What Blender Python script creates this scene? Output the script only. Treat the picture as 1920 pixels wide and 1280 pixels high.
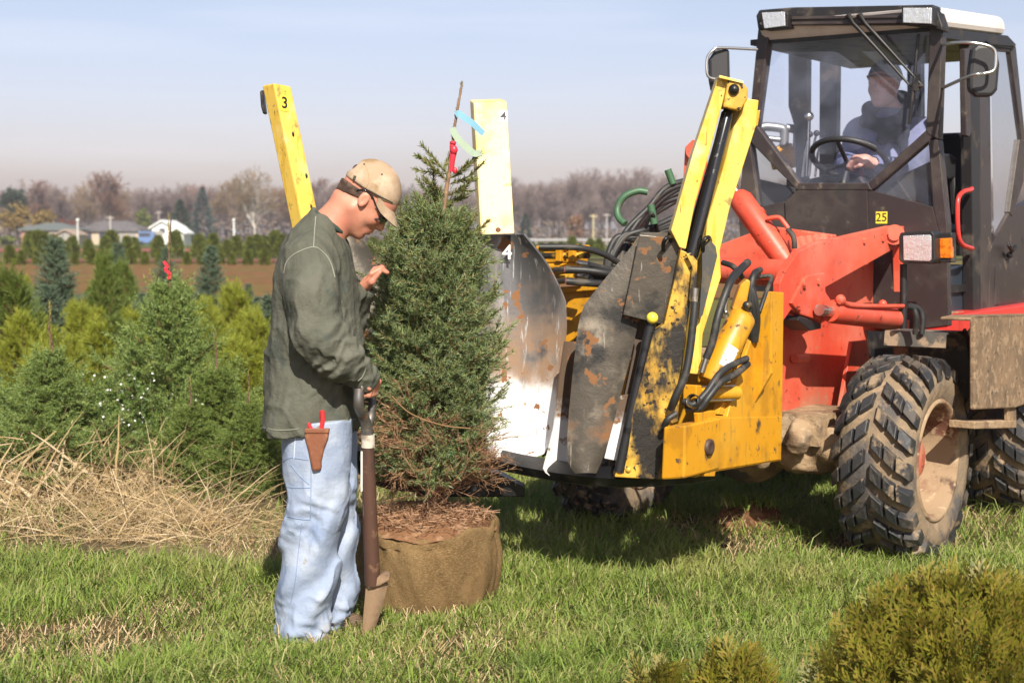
import bpy, math, random
import numpy as np
from mathutils import Vector, Matrix
D = bpy.data; SC = bpy.context.scene; COL = SC.collection
for o in list(D.objects): D.objects.remove(o)
rng = np.random.default_rng(7); random.seed(7)
R_ = math.radians
# ------------------------------------------------------------------ camera
EYE = 1.47; FPX = 2800.0; PITCH = math.atan(200/2800)
cd = D.cameras.new('camera'); cam = D.objects.new('camera', cd); COL.objects.link(cam)
cam.location = (0, 0, EYE); cam.rotation_euler = (math.pi/2-PITCH, 0, 0)
cd.sensor_width = 36; cd.lens = FPX/1920*36; cd.clip_start = .1; cd.clip_end = 4000
cd.dof.use_dof = True; cd.dof.focus_distance = 5.75; cd.dof.aperture_fstop = 4.2
SC.camera = cam
# ------------------------------------------------------------------ sky + sun + exposure
SUN_EL, SUN_AZ = R_(40), R_(10)          # behind the camera, a little to its right
sdir = Vector((math.sin(SUN_AZ)*math.cos(SUN_EL), -math.cos(SUN_AZ)*math.cos(SUN_EL), math.sin(SUN_EL)))
w = D.worlds.new('World'); SC.world = w; w.use_nodes = True
nt = w.node_tree; bg = nt.nodes['Background']
sky = nt.nodes.new('ShaderNodeTexSky'); sky.sky_type = 'NISHITA'; sky.sun_disc = False
sky.sun_elevation = SUN_EL; sky.sun_rotation = math.pi-SUN_AZ
sky.air_density = 1.0; sky.dust_density = 2.0; sky.ozone_density = 2.0; sky.altitude = 200
hs = nt.nodes.new('ShaderNodeMix'); hs.data_type = 'RGBA'; hs.blend_type = 'MULTIPLY'; hs.inputs[0].default_value = 1
tcw = nt.nodes.new('ShaderNodeTexCoord'); spw = nt.nodes.new('ShaderNodeSeparateXYZ'); nt.links.new(tcw.outputs['Generated'], spw.inputs[0])
rw = nt.nodes.new('ShaderNodeValToRGB'); nt.links.new(spw.outputs[2], rw.inputs[0]); ew = rw.color_ramp.elements     # low sky tinted brighter and pinker, upper dome darkened to cut fill light
ew[0].position = 0; ew[0].color = (1.42, 1.13, 1.24, 1); ew[1].position = .5; ew[1].color = (.6, .6, .66, 1)
for p_, c_ in ((.06, (1.47, 1.18, 1.25, 1)), (.14, (1.5, 1.22, 1.2, 1)), (.24, (1.5, 1.28, 1.16, 1)), (.32, (1, .95, .92, 1))): e_ = ew.new(p_); e_.color = c_
mpw = nt.nodes.new('ShaderNodeMapping'); mpw.inputs['Scale'].default_value = (2.2, 2.2, 26); nt.links.new(tcw.outputs['Generated'], mpw.inputs[0])
nzw = nt.nodes.new('ShaderNodeTexNoise'); nzw.inputs['Scale'].default_value = 1.6; nzw.inputs['Detail'].default_value = 7; nt.links.new(mpw.outputs[0], nzw.inputs[0])
mrw = nt.nodes.new('ShaderNodeMapRange'); nt.links.new(nzw.outputs[0], mrw.inputs[0]); mrw.inputs[1].default_value = .5; mrw.inputs[2].default_value = .75; mrw.inputs[3].default_value = 0; mrw.inputs[4].default_value = .16
cmx = nt.nodes.new('ShaderNodeMix'); cmx.data_type = 'RGBA'; nt.links.new(mrw.outputs[0], cmx.inputs[0]); nt.links.new(hs.outputs[2], cmx.inputs[6]); cmx.inputs[7].default_value = (9.3, 9.0, 9.6, 1)
nt.links.new(rw.outputs[0], hs.inputs[7])
nt.links.new(sky.outputs[0], hs.inputs[6]); nt.links.new(cmx.outputs[2], bg.inputs[0])
bg.inputs[1].default_value = .078
sl = D.lights.new('sun', 'SUN'); sl.energy = 5.0; sl.angle = R_(.5); sl.color = (1, .93, .81)
so = D.objects.new('sun', sl); COL.objects.link(so); so.rotation_euler = (-sdir).to_track_quat('-Z', 'Y').to_euler()
SC.view_settings.view_transform = 'Standard'; SC.view_settings.look = 'None'
SC.view_settings.exposure = 0.68; SC.view_settings.gamma = 1
SC.cycles.max_bounces = 8; SC.cycles.transparent_max_bounces = 16
# ------------------------------------------------------------------ helpers: photo pixels (1920x1280) to places
def ray(px, py):
    u = (px-960)/FPX; v = (640-py)/FPX; c, s = math.cos(PITCH), math.sin(PITCH)
    return Vector((u, c+v*s, -s+v*c))
CAM = Vector((0, 0, EYE))
def at(px, py, Y):
    r = ray(px, py); return CAM + r*(Y/r.y)
def onp(px, py, p, n):
    r = ray(px, py); return CAM + r*((Vector(p)-CAM).dot(n)/r.dot(n))
def gnd(px, py, z=0):
    r = ray(px, py); return CAM + r*((z-EYE)/r.z)
# ------------------------------------------------------------------ value noise
_L = np.random.default_rng(3).random((64, 64, 64)).astype(np.float32)
def vnoise(P, s, off=0):
    Q = np.asarray(P, np.float32)/s + 17.3 + off; I = np.floor(Q).astype(np.int64); f = Q-I; f = f*f*(3-2*f); I %= 64; J = (I+1) % 64
    x0, y0, z0 = I[..., 0], I[..., 1], I[..., 2]; x1, y1, z1 = J[..., 0], J[..., 1], J[..., 2]
    fx, fy, fz = f[..., 0], f[..., 1], f[..., 2]
    a = _L[x0, y0, z0]*(1-fx)+_L[x1, y0, z0]*fx; b = _L[x0, y1, z0]*(1-fx)+_L[x1, y1, z0]*fx
    c = _L[x0, y0, z1]*(1-fx)+_L[x1, y0, z1]*fx; d = _L[x0, y1, z1]*(1-fx)+_L[x1, y1, z1]*fx
    return (a*(1-fy)+b*fy)*(1-fz)+(c*(1-fy)+d*fy)*fz - .5
# ------------------------------------------------------------------ mesh builder
class MB:
    def __init__(s): s.v = []; s.f = []; s.sm = []
    def add(s, vs, fs, smooth=False):
        k = len(s.v); s.v += [tuple(v) for v in vs]; s.f += [tuple(i+k for i in f) for f in fs]; s.sm += [smooth]*len(fs); return s
    def prism(s, poly, vec, poly2=None):
        n = len(poly); a = [Vector(p) for p in poly]; b = [Vector(p) for p in poly2] if poly2 else [p+Vector(vec) for p in a]
        nrm = Vector((0, 0, 0))
        for i in range(n): nrm += a[i].cross(a[(i+1) % n])
        if nrm.dot(b[0]-a[0]) > 0: a.reverse(); b.reverse()
        return s.add(a+b, [tuple(range(n)), tuple(range(2*n-1, n-1, -1))]+[(i, i+n, (i+1) % n+n, (i+1) % n) for i in range(n)])
    def box(s, c, ax, ay, az):
        c, ax, ay, az = map(Vector, (c, ax, ay, az))
        return s.prism([c-ax-ay-az, c+ax-ay-az, c+ax+ay-az, c-ax+ay-az], az*2)
    def tube(s, pts, r, n=10, cap=True, smooth=True, squash=None):
        P = [Vector(p) for p in pts]; m = len(P); rr = r if isinstance(r, (list, tuple)) else [r]*m
        vs = []; up = None
        for i in range(m):
            t = (P[min(i+1, m-1)]-P[max(i-1, 0)]).normalized()
            if up is None: up = t.orthogonal().normalized()
            up = (up-t*up.dot(t)); up = up.normalized() if up.length > 1e-6 else t.orthogonal().normalized()
            sd = t.cross(up)
            for k in range(n):
                a = 2*math.pi*k/n; vs.append(P[i]+(up*math.cos(a)+sd*math.sin(a))*rr[i])
        fs = [(i*n+k, i*n+(k+1) % n, (i+1)*n+(k+1) % n, (i+1)*n+k) for i in range(m-1) for k in range(n)]
        s.add(vs, fs, smooth)
        if cap: s.add(vs[:n], [tuple(range(n-1, -1, -1))]); s.add(vs[-n:], [tuple(range(n))])
        return s
    def curve(s, pts, r, n=8, sub=8, **k): return s.tube(cr(pts, sub), r, n, **k)
    def lathe(s, c, axis, prof, n=40, smooth=True, a0=0, a1=2*math.pi):
        c = Vector(c); ax = Vector(axis).normalized(); u = ax.orthogonal().normalized(); w_ = ax.cross(u); vs = []
        full = abs(a1-a0-2*math.pi) < 1e-6; nn = n if full else n+1
        for k in range(nn):
            a = a0+(a1-a0)*k/n; d = u*math.cos(a)+w_*math.sin(a)
            for (x, r) in prof: vs.append(c+ax*x+d*r)
        m = len(prof); fs = []
        for k in range(n):
            for j in range(m-1):
                k2 = (k+1) % nn; fs.append((k*m+j, k2*m+j, k2*m+j+1, k*m+j+1))
        return s.add(vs, fs, smooth)
    def ball(s, c, r, n=12):
        rx, ry, rz = r if isinstance(r, (tuple, list)) else (r, r, r); c = Vector(c); m = n//2
        vs = [c+Vector((rx*math.sin(math.pi*j/m)*math.cos(2*math.pi*i/n), ry*math.sin(math.pi*j/m)*math.sin(2*math.pi*i/n), rz*math.cos(math.pi*j/m))) for j in range(m+1) for i in range(n)]
        return s.add(vs, [(j*n+i, (j+1)*n+i, (j+1)*n+(i+1) % n, j*n+(i+1) % n) for j in range(m) for i in range(n)], True)
    def sheet(s, grid, th=0, smooth=True):
        m, n = len(grid), len(grid[0]); vs = [Vector(p) for r in grid for p in r]
        return s.add(vs, [(i*n+j, i*n+j+1, (i+1)*n+j+1, (i+1)*n+j) for i in range(m-1) for j in range(n-1)], smooth)
def cr(pts, sub=8):
    P = [Vector(p) for p in pts]; P = [P[0]*2-P[1]]+P+[P[-1]*2-P[-2]]; out = []
    for i in range(1, len(P)-2):
        a, b, c, d = P[i-1:i+3]
        for k in range(sub):
            t = k/sub; out.append(.5*((2*b)+(c-a)*t+(2*a-5*b+4*c-d)*t*t+(3*b-a-3*c+d)*t**3))
    return out+[P[-2]]
def solid(o, th, off=0.):
    s = o.modifiers.new('thick', 'SOLIDIFY'); s.thickness = th; s.offset = off; e = o.modifiers.new('split', 'EDGE_SPLIT'); e.split_angle = R_(35); return o
def np_mesh(name, V, F, smooth=False, attr=None):
    """V (n,3); F list of (m,k) index arrays"""
    me = D.meshes.new(name); V = np.ascontiguousarray(V, np.float32); me.vertices.add(len(V)); me.vertices.foreach_set('co', V.ravel())
    F = [np.asarray(f) for f in F if len(f)]; tot = np.concatenate([np.full(len(f), f.shape[1]) for f in F]); li = np.concatenate([f.ravel() for f in F])
    me.loops.add(len(li)); me.loops.foreach_set('vertex_index', li.astype(np.int32)); me.polygons.add(len(tot))
    st = np.zeros(len(tot), np.int32); st[1:] = np.cumsum(tot)[:-1]; me.polygons.foreach_set('loop_start', st)
    if smooth: me.polygons.foreach_set('use_smooth', np.ones(len(tot), bool))
    me.update(calc_edges=True); me.validate(); return me
# ------------------------------------------------------------------ objects
def props(o, label=None, cat=None, group=None, kind=None, category=None):
    cat = cat or category
    for k, v in (('label', label), ('category', cat), ('group', group), ('kind', kind)):
        if v: o[k] = v
    return o
def thing(name, label, cat, loc=(0, 0, 0), group=None, rz=0):
    o = D.objects.new(name, None); o.empty_display_size = .2; o.location = loc; o.rotation_euler.z = rz; COL.objects.link(o); return props(o, label, cat, group)
def root_loc(o):
    while o.parent: o = o.parent
    return Vector(o.location)
def part(name, src, m, parent=None, loc=None, bevel=0, sub=0, **pr):
    """src: MB in world coordinates, or a mesh already in local coordinates"""
    if isinstance(src, MB):
        off = root_loc(parent) if parent else Vector(loc or (0, 0, 0))
        me = D.meshes.new(name); me.from_pydata([(v[0]-off.x, v[1]-off.y, v[2]-off.z) for v in src.v], [], src.f)
        me.polygons.foreach_set('use_smooth', src.sm); me.update()
    else: me = src
    me.materials.clear()
    for q in (m if isinstance(m, (list, tuple)) else [m]): me.materials.append(q)
    o = D.objects.new(name, me); COL.objects.link(o)
    if parent: o.parent = parent
    elif loc: o.location = loc
    if bevel:
        b = o.modifiers.new('bevel', 'BEVEL'); b.width = bevel; b.segments = 2; b.limit_method = 'ANGLE'; b.angle_limit = R_(40); b.harden_normals = False
    if sub: q = o.modifiers.new('sub', 'SUBSURF'); q.levels = q.render_levels = sub
    return props(o, **pr)
def dup(root, loc, rz=0, sc=1, label=None):
    r = root.copy(); COL.objects.link(r); r.location = loc; r.rotation_euler.z = rz; r.scale = (sc,)*3 if not isinstance(sc, tuple) else sc
    if label: r['label'] = label
    for ch in list(root.children):
        c = ch.copy(); COL.objects.link(c); c.parent = r
        for g in ch.children:
            d = g.copy(); COL.objects.link(d); d.parent = c
    return r
# ------------------------------------------------------------------ materials
def N(nt, t, **k):
    n = nt.nodes.new(t)
    for a, b in k.items(): setattr(n, a, b)
    return n
def c4(c): return (c[0], c[1], c[2], 1)
def M(name, col, rough=.5, metal=0, layers=(), bump=None, coat=0, trans=0, spec=.5, island=None, noise=None):
    """layers: (colour, scale, lo, hi, {rough, metal, stretch, seed, z=(lo,hi)})"""
    m = D.materials.new(name); m.use_nodes = True; t = m.node_tree; L = t.links.new; b = t.nodes['Principled BSDF']
    tc = N(t, 'ShaderNodeTexCoord'); out = t.nodes['Material Output']
    b.inputs['Roughness'].default_value = rough; b.inputs['Metallic'].default_value = metal; b.inputs['Specular IOR Level'].default_value = spec
    b.inputs['Coat Weight'].default_value = coat
    cs = N(t, 'ShaderNodeRGB'); cs.outputs[0].default_value = c4(col); cur = cs.outputs[0]; rr = None; mm = None
    def nz(scale, stretch=None, seed=0, detail=6, rgh=.6):
        mp = N(t, 'ShaderNodeMapping'); L(tc.outputs['Object'], mp.inputs[0]); mp.inputs['Location'].default_value = (seed*3.7, seed*1.3, seed*2.1)
        if stretch: mp.inputs['Scale'].default_value = stretch
        q = N(t, 'ShaderNodeTexNoise'); q.inputs['Scale'].default_value = scale; q.inputs['Detail'].default_value = detail; q.inputs['Roughness'].default_value = rgh; L(mp.outputs[0], q.inputs[0]); return q.outputs[0]
    def mr(x, lo, hi):
        q = N(t, 'ShaderNodeMapRange'); q.interpolation_type = 'SMOOTHSTEP'; L(x, q.inputs[0]); q.inputs[1].default_value = lo; q.inputs[2].default_value = hi; return q.outputs[0]
    def mixc(f, a, c):
        q = N(t, 'ShaderNodeMix', data_type='RGBA'); L(f, q.inputs[0]); L(a, q.inputs[6])
        if isinstance(c, tuple): q.inputs[7].default_value = c4(c)
        else: L(c, q.inputs[7])
        return q.outputs[2]
    def mixf(f, a, c):
        q = N(t, 'ShaderNodeMix', data_type='FLOAT'); L(f, q.inputs[0]); q.inputs[3].default_value = c
        if isinstance(a, (int, float)): q.inputs[2].default_value = a
        else: L(a, q.inputs[2])
        return q.outputs[0]
    if island:                       # colour varies from leaf to leaf
        g = N(t, 'ShaderNodeNewGeometry'); rp = N(t, 'ShaderNodeValToRGB'); L(g.outputs['Random Per Island'], rp.inputs[0])
        e = rp.color_ramp.elements; cols = [col]+list(island)
        e[0].color = c4(cols[0]); e[1].color = c4(cols[-1])
        for i in range(1, len(cols)-1): x = e.new(i/(len(cols)-1)); x.color = c4(cols[i])
        cur = rp.outputs[0]
    for ly in layers:
        c, sc, lo, hi = ly[:4]; o = ly[4] if len(ly) > 4 else {}
        f = mr(nz(sc, o.get('stretch'), o.get('seed', 0), o.get('detail', 6)), lo, hi)
        if 'amt' in o:
            q = N(t, 'ShaderNodeMath', operation='MULTIPLY'); L(f, q.inputs[0]); q.inputs[1].default_value = o['amt']; f = q.outputs[0]
        if 'ax' in o or 'z' in o:
            ax, (z0, z1) = o.get('ax', ('Z', o.get('z')))
            sp = N(t, 'ShaderNodeSeparateXYZ'); L(tc.outputs['Object'], sp.inputs[0])
            wob = N(t, 'ShaderNodeMath', operation='MULTIPLY_ADD'); L(nz(o.get('wob', 5), None, 3), wob.inputs[0]); wob.inputs[1].default_value = o.get('wamp', .3); L(sp.outputs[ax], wob.inputs[2])
            h = mr(wob.outputs[0], z0, z1)
            q = N(t, 'ShaderNodeMath', operation='MULTIPLY'); L(f, q.inputs[0]); L(h, q.inputs[1]); f = q.outputs[0]
        cur = mixc(f, cur, c)
        if 'rough' in o: rr = mixf(f, rr if rr else rough, o['rough'])
        if 'metal' in o: mm = mixf(f, mm if mm else metal, o['metal'])
    L(cur, b.inputs['Base Color'])
    if rr: L(rr, b.inputs['Roughness'])
    if mm: L(mm, b.inputs['Metallic'])
    if bump:
        bs = bump if isinstance(bump, list) else [bump]; prev = None
        for (sc, dist, *st) in bs:
            q = N(t, 'ShaderNodeBump'); q.inputs['Distance'].default_value = dist; q.inputs['Strength'].default_value = 1; L(nz(sc, st[0] if st else None, 5), q.inputs['Height'])
            if prev: L(prev, q.inputs['Normal'])
            prev = q.outputs[0]
        L(prev, b.inputs['Normal'])
    if trans:
        tr = N(t, 'ShaderNodeBsdfTranslucent'); L(cur, tr.inputs[0]); mx = N(t, 'ShaderNodeMixShader'); mx.inputs[0].default_value = trans
        L(b.outputs[0], mx.inputs[1]); L(tr.outputs[0], mx.inputs[2]); L(mx.outputs[0], out.inputs[0])
    return m
def glass(name, tint, alpha, rough=.02):
    m = D.materials.new(name); m.use_nodes = True; t = m.node_tree; L = t.links.new; t.nodes.remove(t.nodes['Principled BSDF'])
    tr = N(t, 'ShaderNodeBsdfTransparent'); tr.inputs[0].default_value = c4(tint); gl = N(t, 'ShaderNodeBsdfGlossy'); gl.inputs['Roughness'].default_value = rough
    df = N(t, 'ShaderNodeBsdfDiffuse'); df.inputs[0].default_value = (.32, .36, .5, 1)  # bluish film paints the windscreen reflections into the panes
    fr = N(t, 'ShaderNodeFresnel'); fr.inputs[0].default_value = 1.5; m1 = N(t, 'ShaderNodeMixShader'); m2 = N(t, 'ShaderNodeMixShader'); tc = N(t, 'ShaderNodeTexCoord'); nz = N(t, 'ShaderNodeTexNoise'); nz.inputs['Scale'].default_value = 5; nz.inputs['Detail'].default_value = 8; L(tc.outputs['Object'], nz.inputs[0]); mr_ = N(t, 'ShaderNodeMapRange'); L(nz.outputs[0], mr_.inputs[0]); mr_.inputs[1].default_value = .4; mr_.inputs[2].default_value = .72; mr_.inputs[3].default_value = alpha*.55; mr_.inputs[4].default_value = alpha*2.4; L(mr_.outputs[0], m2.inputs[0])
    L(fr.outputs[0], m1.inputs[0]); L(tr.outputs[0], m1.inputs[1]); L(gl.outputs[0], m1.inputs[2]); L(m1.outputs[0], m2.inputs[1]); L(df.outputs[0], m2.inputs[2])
    L(m2.outputs[0], t.nodes['Material Output'].inputs[0]); return m
# ------------------------------------------------------------------ signed distance modelling (bodies, cloth)
class SDF:
    def __init__(s, lo, hi, h):
        s.lo = np.array(lo, np.float32); s.h = h; s.n = np.ceil((np.array(hi)-lo)/h).astype(int)+1; s.a = np.full(s.n, 1., np.float32)
    def sub(s, lo, hi):
        i0 = np.clip(np.floor((np.array(lo)-s.lo)/s.h).astype(int), 0, s.n-1); i1 = np.clip(np.ceil((np.array(hi)-s.lo)/s.h).astype(int)+1, 1, s.n)
        i1 = np.maximum(i1, i0+1)
        sl = tuple(slice(a, b) for a, b in zip(i0, i1)); g = np.meshgrid(*[s.lo[k]+s.h*np.arange(i0[k], i1[k]) for k in range(3)], indexing='ij')
        return sl, np.stack(g, -1).astype(np.float32)
    def op(s, f, lo, hi, k=.01, mode='u'):
        m = k+3*s.h; sl, P = s.sub(np.array(lo)-m, np.array(hi)+m); d = f(P); a = s.a[sl]
        if mode == 'c': d = -d; hh = np.maximum(k-np.abs(a-d), 0)/k; s.a[sl] = np.maximum(a, d)+hh*hh*k*.25
        else: hh = np.maximum(k-np.abs(a-d), 0)/k; s.a[sl] = np.minimum(a, d)-hh*hh*k*.25
        return s
    def cone(s, p, q, r1, r2, k=.01, mode='u'):
        p = np.array(p, np.float32); q = np.array(q, np.float32); r = max(r1, r2); ba = q-p; l2 = float(ba@ba)+1e-9
        def f(P):
            w_ = P-p; t = np.clip((w_@ba)/l2, 0, 1); return np.linalg.norm(w_-t[..., None]*ba, axis=-1)-(r1+(r2-r1)*t)
        return s.op(f, np.minimum(p, q)-r, np.maximum(p, q)+r, k, mode)
    def chain(s, pts, rs, k=.01):
        for i in range(len(pts)-1): s.cone(pts[i], pts[i+1], rs[i], rs[i+1], k)
        return s
    def ell(s, c, r, k=.01, Rm=None, mode='u'):
        c = np.array(c, np.float32); r = np.array(r, np.float32); RM = np.array(Rm, np.float32) if Rm is not None else np.eye(3, dtype=np.float32); e = r.max()
        def f(P):
            q = (P-c)@RM; k0 = np.linalg.norm(q/r, axis=-1); k1 = np.linalg.norm(q/(r*r), axis=-1)+1e-9; return k0*(k0-1)/k1
        return s.op(f, c-e, c+e, k, mode)
    def loft(s, rows, k=.01):
        """rows of (z, cx, cy, ax, ay): a stack of ellipses"""
        A = np.array(sorted(rows), np.float32); z = A[:, 0]; zz = np.linspace(z[0], z[-1], 200); B = np.stack([np.interp(zz, z, A[:, j]) for j in range(1, 5)], 1)
        ker = np.hanning(15); ker /= ker.sum(); B = np.stack([np.convolve(np.pad(B[:, j], 7, 'edge'), ker, 'valid') for j in range(4)], 1)
        def f(P):
            c = [np.interp(P[..., 2], zz, B[:, j]) for j in range(4)]
            dx, dy = P[..., 0]-c[0], P[..., 1]-c[1]; k0 = np.sqrt((dx/c[2])**2+(dy/c[3])**2); k1 = np.sqrt((dx/c[2]**2)**2+(dy/c[3]**2)**2)+1e-6
            d = k0*(k0-1)/k1; return np.maximum(d, np.maximum(z[0]-P[..., 2], P[..., 2]-z[-1]))
        lo = (np.min(A[:, 1]-A[:, 3]), np.min(A[:, 2]-A[:, 4]), z[0]); hi = (np.max(A[:, 1]+A[:, 3]), np.max(A[:, 2]+A[:, 4]), z[-1])
        return s.op(f, lo, hi, k)
    def disp(s, g):                  # add a displacement field near the surface
        idx = np.argwhere(np.abs(s.a) < .05); P = s.lo+idx*s.h; s.a[tuple(idx.T)] += g(P).astype(np.float32); return s
    def mesh(s, name, off, keep=None):
        a = s.a.copy(); a[0] = a[-1] = 1; a[:, 0] = a[:, -1] = 1; a[:, :, 0] = a[:, :, -1] = 1; ins = a < 0
        cells = np.zeros(np.array(a.shape)-1, np.int8); any_ = np.zeros(cells.shape, bool); all_ = np.ones(cells.shape, bool)
        for dx in (0, 1):
            for dy in (0, 1):
                for dz in (0, 1):
                    c = ins[dx:dx+cells.shape[0], dy:dy+cells.shape[1], dz:dz+cells.shape[2]]; any_ |= c; all_ &= c
        act = np.argwhere(any_ & ~all_); idm = -np.ones(cells.shape, np.int64); idm[tuple(act.T)] = np.arange(len(act))
        acc = np.zeros((len(act), 3)); cnt = np.zeros(len(act)); cor = [(x, y, z) for x in (0, 1) for y in (0, 1) for z in (0, 1)]
        for i in range(8):
            for j in range(i+1, 8):
                if sum(abs(p-q) for p, q in zip(cor[i], cor[j])) != 1: continue
                A = a[tuple((act+cor[i]).T)]; B = a[tuple((act+cor[j]).T)]; mk = (A < 0) != (B < 0)
                t = np.where(mk, A/np.where(mk, A-B, 1), 0); p = np.array(cor[i])+t[:, None]*(np.array(cor[j])-np.array(cor[i])); acc += p*mk[:, None]; cnt += mk
        V = s.lo+(act+acc/cnt[:, None])*s.h; F = []
        for ax in range(3):
            u, v = (ax+1) % 3, (ax+2) % 3; sl0 = [slice(None)]*3; sl1 = [slice(None)]*3; sl0[ax] = slice(0, -1); sl1[ax] = slice(1, None)
            A, B = ins[tuple(sl0)], ins[tuple(sl1)]; e = np.argwhere(A != B); e = e[(e[:, u] > 0) & (e[:, v] > 0) & (e[:, u] < a.shape[u]-1) & (e[:, v] < a.shape[v]-1)]
            eu = np.zeros(3, int); eu[u] = 1; ev = np.zeros(3, int); ev[v] = 1
            q = np.stack([idm[tuple((e-eu-ev).T)], idm[tuple((e-ev).T)], idm[tuple(e.T)], idm[tuple((e-eu).T)]], 1); fl = ~A[tuple(e.T)]; q[fl] = q[fl][:, ::-1]; F.append(q)
        F = np.concatenate(F)
        # one gentle smoothing pass
        for _ in range(2):
            S = np.zeros_like(V); C = np.zeros(len(V))
            for i in range(4):
                np.add.at(S, F[:, i], V[F[:, (i+1) % 4]]); np.add.at(C, F[:, i], 1)
                np.add.at(S, F[:, (i+1) % 4], V[F[:, i]]); np.add.at(C, F[:, (i+1) % 4], 1)
            V = V*.5+S/np.maximum(C, 1)[:, None]*.5
        return np_mesh(name, V-np.array(off), [F], True)
def text_part(name, body, size, p, ux, uz, m, parent, off=.002, stroke=0):
    """letters as thin raised mesh on a surface: ux reading direction, uz up; centred on p"""
    cu = D.curves.new(name, 'FONT'); cu.body = body; cu.size = size; cu.align_x = 'CENTER'; cu.align_y = 'CENTER'; cu.extrude = .0006; cu.offset = stroke
    tmp = D.objects.new(name, cu); COL.objects.link(tmp); dg = bpy.context.evaluated_depsgraph_get(); me = D.meshes.new_from_object(tmp.evaluated_get(dg)); D.objects.remove(tmp)
    ux = Vector(ux).normalized(); uz = Vector(uz); uz = (uz-ux*uz.dot(ux)).normalized(); n = ux.cross(uz); p = Vector(p)+n*off-root_loc(parent)
    for v in me.vertices: v.co = p+ux*v.co.x+uz*v.co.y+n*v.co.z
    return part(name, me, m, parent)
# ================================================================== SETTING: ground, fields, grass
def ground_mat():
    return M('soil', (.105, .075, .04), .95, layers=[((.055, .075, .02), 1.3, .42, .62), ((.2, .15, .085), .7, .5, .66, {'seed': 4}), ((.13, .12, .035), .09, .42, .6, {'seed': 9})], bump=[(9, .03), (60, .006)], spec=.1)
g = MB(); S = 1600
xs = [-S, -400, -90, -30, -12]+list(np.arange(-6, 6.1, .25))+[12, 30, 90, 400, S]; ys = [-S, -100, -10, 0, 2]+list(np.arange(3.5, 12.1, .25))+[16, 24, 40, 90, 200, 500, S]
def gz(x, y):
    if abs(x) > 7 or y > 13 or y < 2.5: return 0.
    return float(vnoise(np.array([x, y, 0.]), 1.1)*.035+vnoise(np.array([x, y, 5.]), .3)*.014)
g.sheet([[(x, y, gz(x, y)) for y in ys] for x in xs]); part('ground', g, ground_mat(), kind='structure')
def strip(name, x0, x1, y0, y1, m, z=.03):
    b = MB(); b.add([(x0, y0, z), (x1, y0, z), (x1, y1, z), (x0, y1, z)], [(0, 1, 2, 3)]); return part(name, b, m, kind='structure')
strip('field', -140, 160, 34, 75, M('field_olive', (.16, .125, .035), .95, layers=[((.2, .09, .04), .35, .36, .55), ((.06, .08, .015), 1.5, .5, .65)], spec=.1))
strip('mulch_bed', -120, -12, 78, 86, M('mulch_red', (.26, .075, .06), .95, layers=[((.12, .07, .05), .5, .4, .6)], spec=.1), .05)
strip('mulch_strip', -120, -20, 125, 150, M('mulch_far', (.28, .09, .075), .95, spec=.1), .06)
strip('lawn', -60, -12, 176, 226, M('lawn_far', (.11, .17, .045), .95, layers=[((.12, .11, .05), .2, .45, .65)], spec=.1), .07)
strip('meadow', -4, 160, 86, 215, M('meadow_far', (.12, .115, .04), .95, layers=[((.07, .085, .02), .2, .4, .6), ((.2, .15, .08), .12, .55, .7)], spec=.1), .08)
strip('road', -10, 160, 219, 226, M('asphalt_far', (.2, .19, .18), .9, spec=.2), .1)

def straw_mask(P):
    n = vnoise(np.stack([P[:, 0], P[:, 1], P[:, 0]*0], 1), .9)*1.9+vnoise(np.stack([P[:, 0], P[:, 1], P[:, 0]*0+4], 1), .25)*.9
    return np.clip((P[:, 1]-6.25+n)/.8, 0, 1)*np.clip((-.85-P[:, 0]+n*.6)/.3, 0, 1)
def blades(P, L, Wd, lean, r, droop=.8, face=None):
    n = len(P); a = r.random(n)*2*np.pi; d = np.stack([np.cos(a), np.sin(a), np.zeros(n)], 1)*lean[:, None]
    d[:, 0] += .12*lean; b = r.random(n)*2*np.pi; sd = np.stack([np.cos(b), np.sin(b)*.55, np.zeros(n)], 1); sd /= np.linalg.norm(sd, axis=1)[:, None]
    up = np.array([0, 0, 1.]); q = L[:, None]
    m1 = P+q*(.5*up*(1-.25*lean[:, None])+.28*d); tp = P+q*(up*np.maximum(.95-.65*lean[:, None], .05)+droop*d)
    s = sd*Wd[:, None]*.5
    V = np.stack([P-s, P+s, m1+s*.8, m1-s*.8, tp], 1).reshape(-1, 3); k = np.arange(n)[:, None]*5
    return V, k+np.array([[0, 1, 2, 3]]), k+np.array([[3, 2, 4]])
def zat(P): 
    return np.where((np.abs(P[:, 0]) < 7) & (P[:, 1] < 13), vnoise(np.stack([P[:, 0], P[:, 1], P[:, 0]*0], 1), 1.1)*.035+vnoise(np.stack([P[:, 0], P[:, 1], P[:, 0]*0+5], 1), .3)*.014, 0)
def scatter(n, y0, y1, r, px0=-190, px1=2110, pw=1.7):
    u = r.random(n); y = (y0**(1-pw)+(y1**(1-pw)-y0**(1-pw))*u)**(1/(1-pw)); px = px0+(px1-px0)*r.random(n); x = (px-960)/FPX*y*1.02
    P = np.stack([x, y, np.zeros(n)], 1); P[:, 2] = zat(P)-.006; return P
r = np.random.default_rng(11)
P = scatter(470000, 4.55, 13, r); sm = straw_mask(P)
cl = vnoise(np.stack([P[:, 0], P[:, 1], P[:, 0]*0+9], 1), .28)+.6*vnoise(np.stack([P[:, 0], P[:, 1], P[:, 0]*0+2], 1), .09)
bare = vnoise(np.stack([P[:, 0], P[:, 1], P[:, 0]*0+30], 1), .55)
keep = (r.random(len(P)) > sm*.93) & (r.random(len(P)) < .62+cl*.9-np.clip(bare-.08, 0, 1)*3.)
P = P[keep]; cl = cl[keep]; n = len(P)
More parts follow.
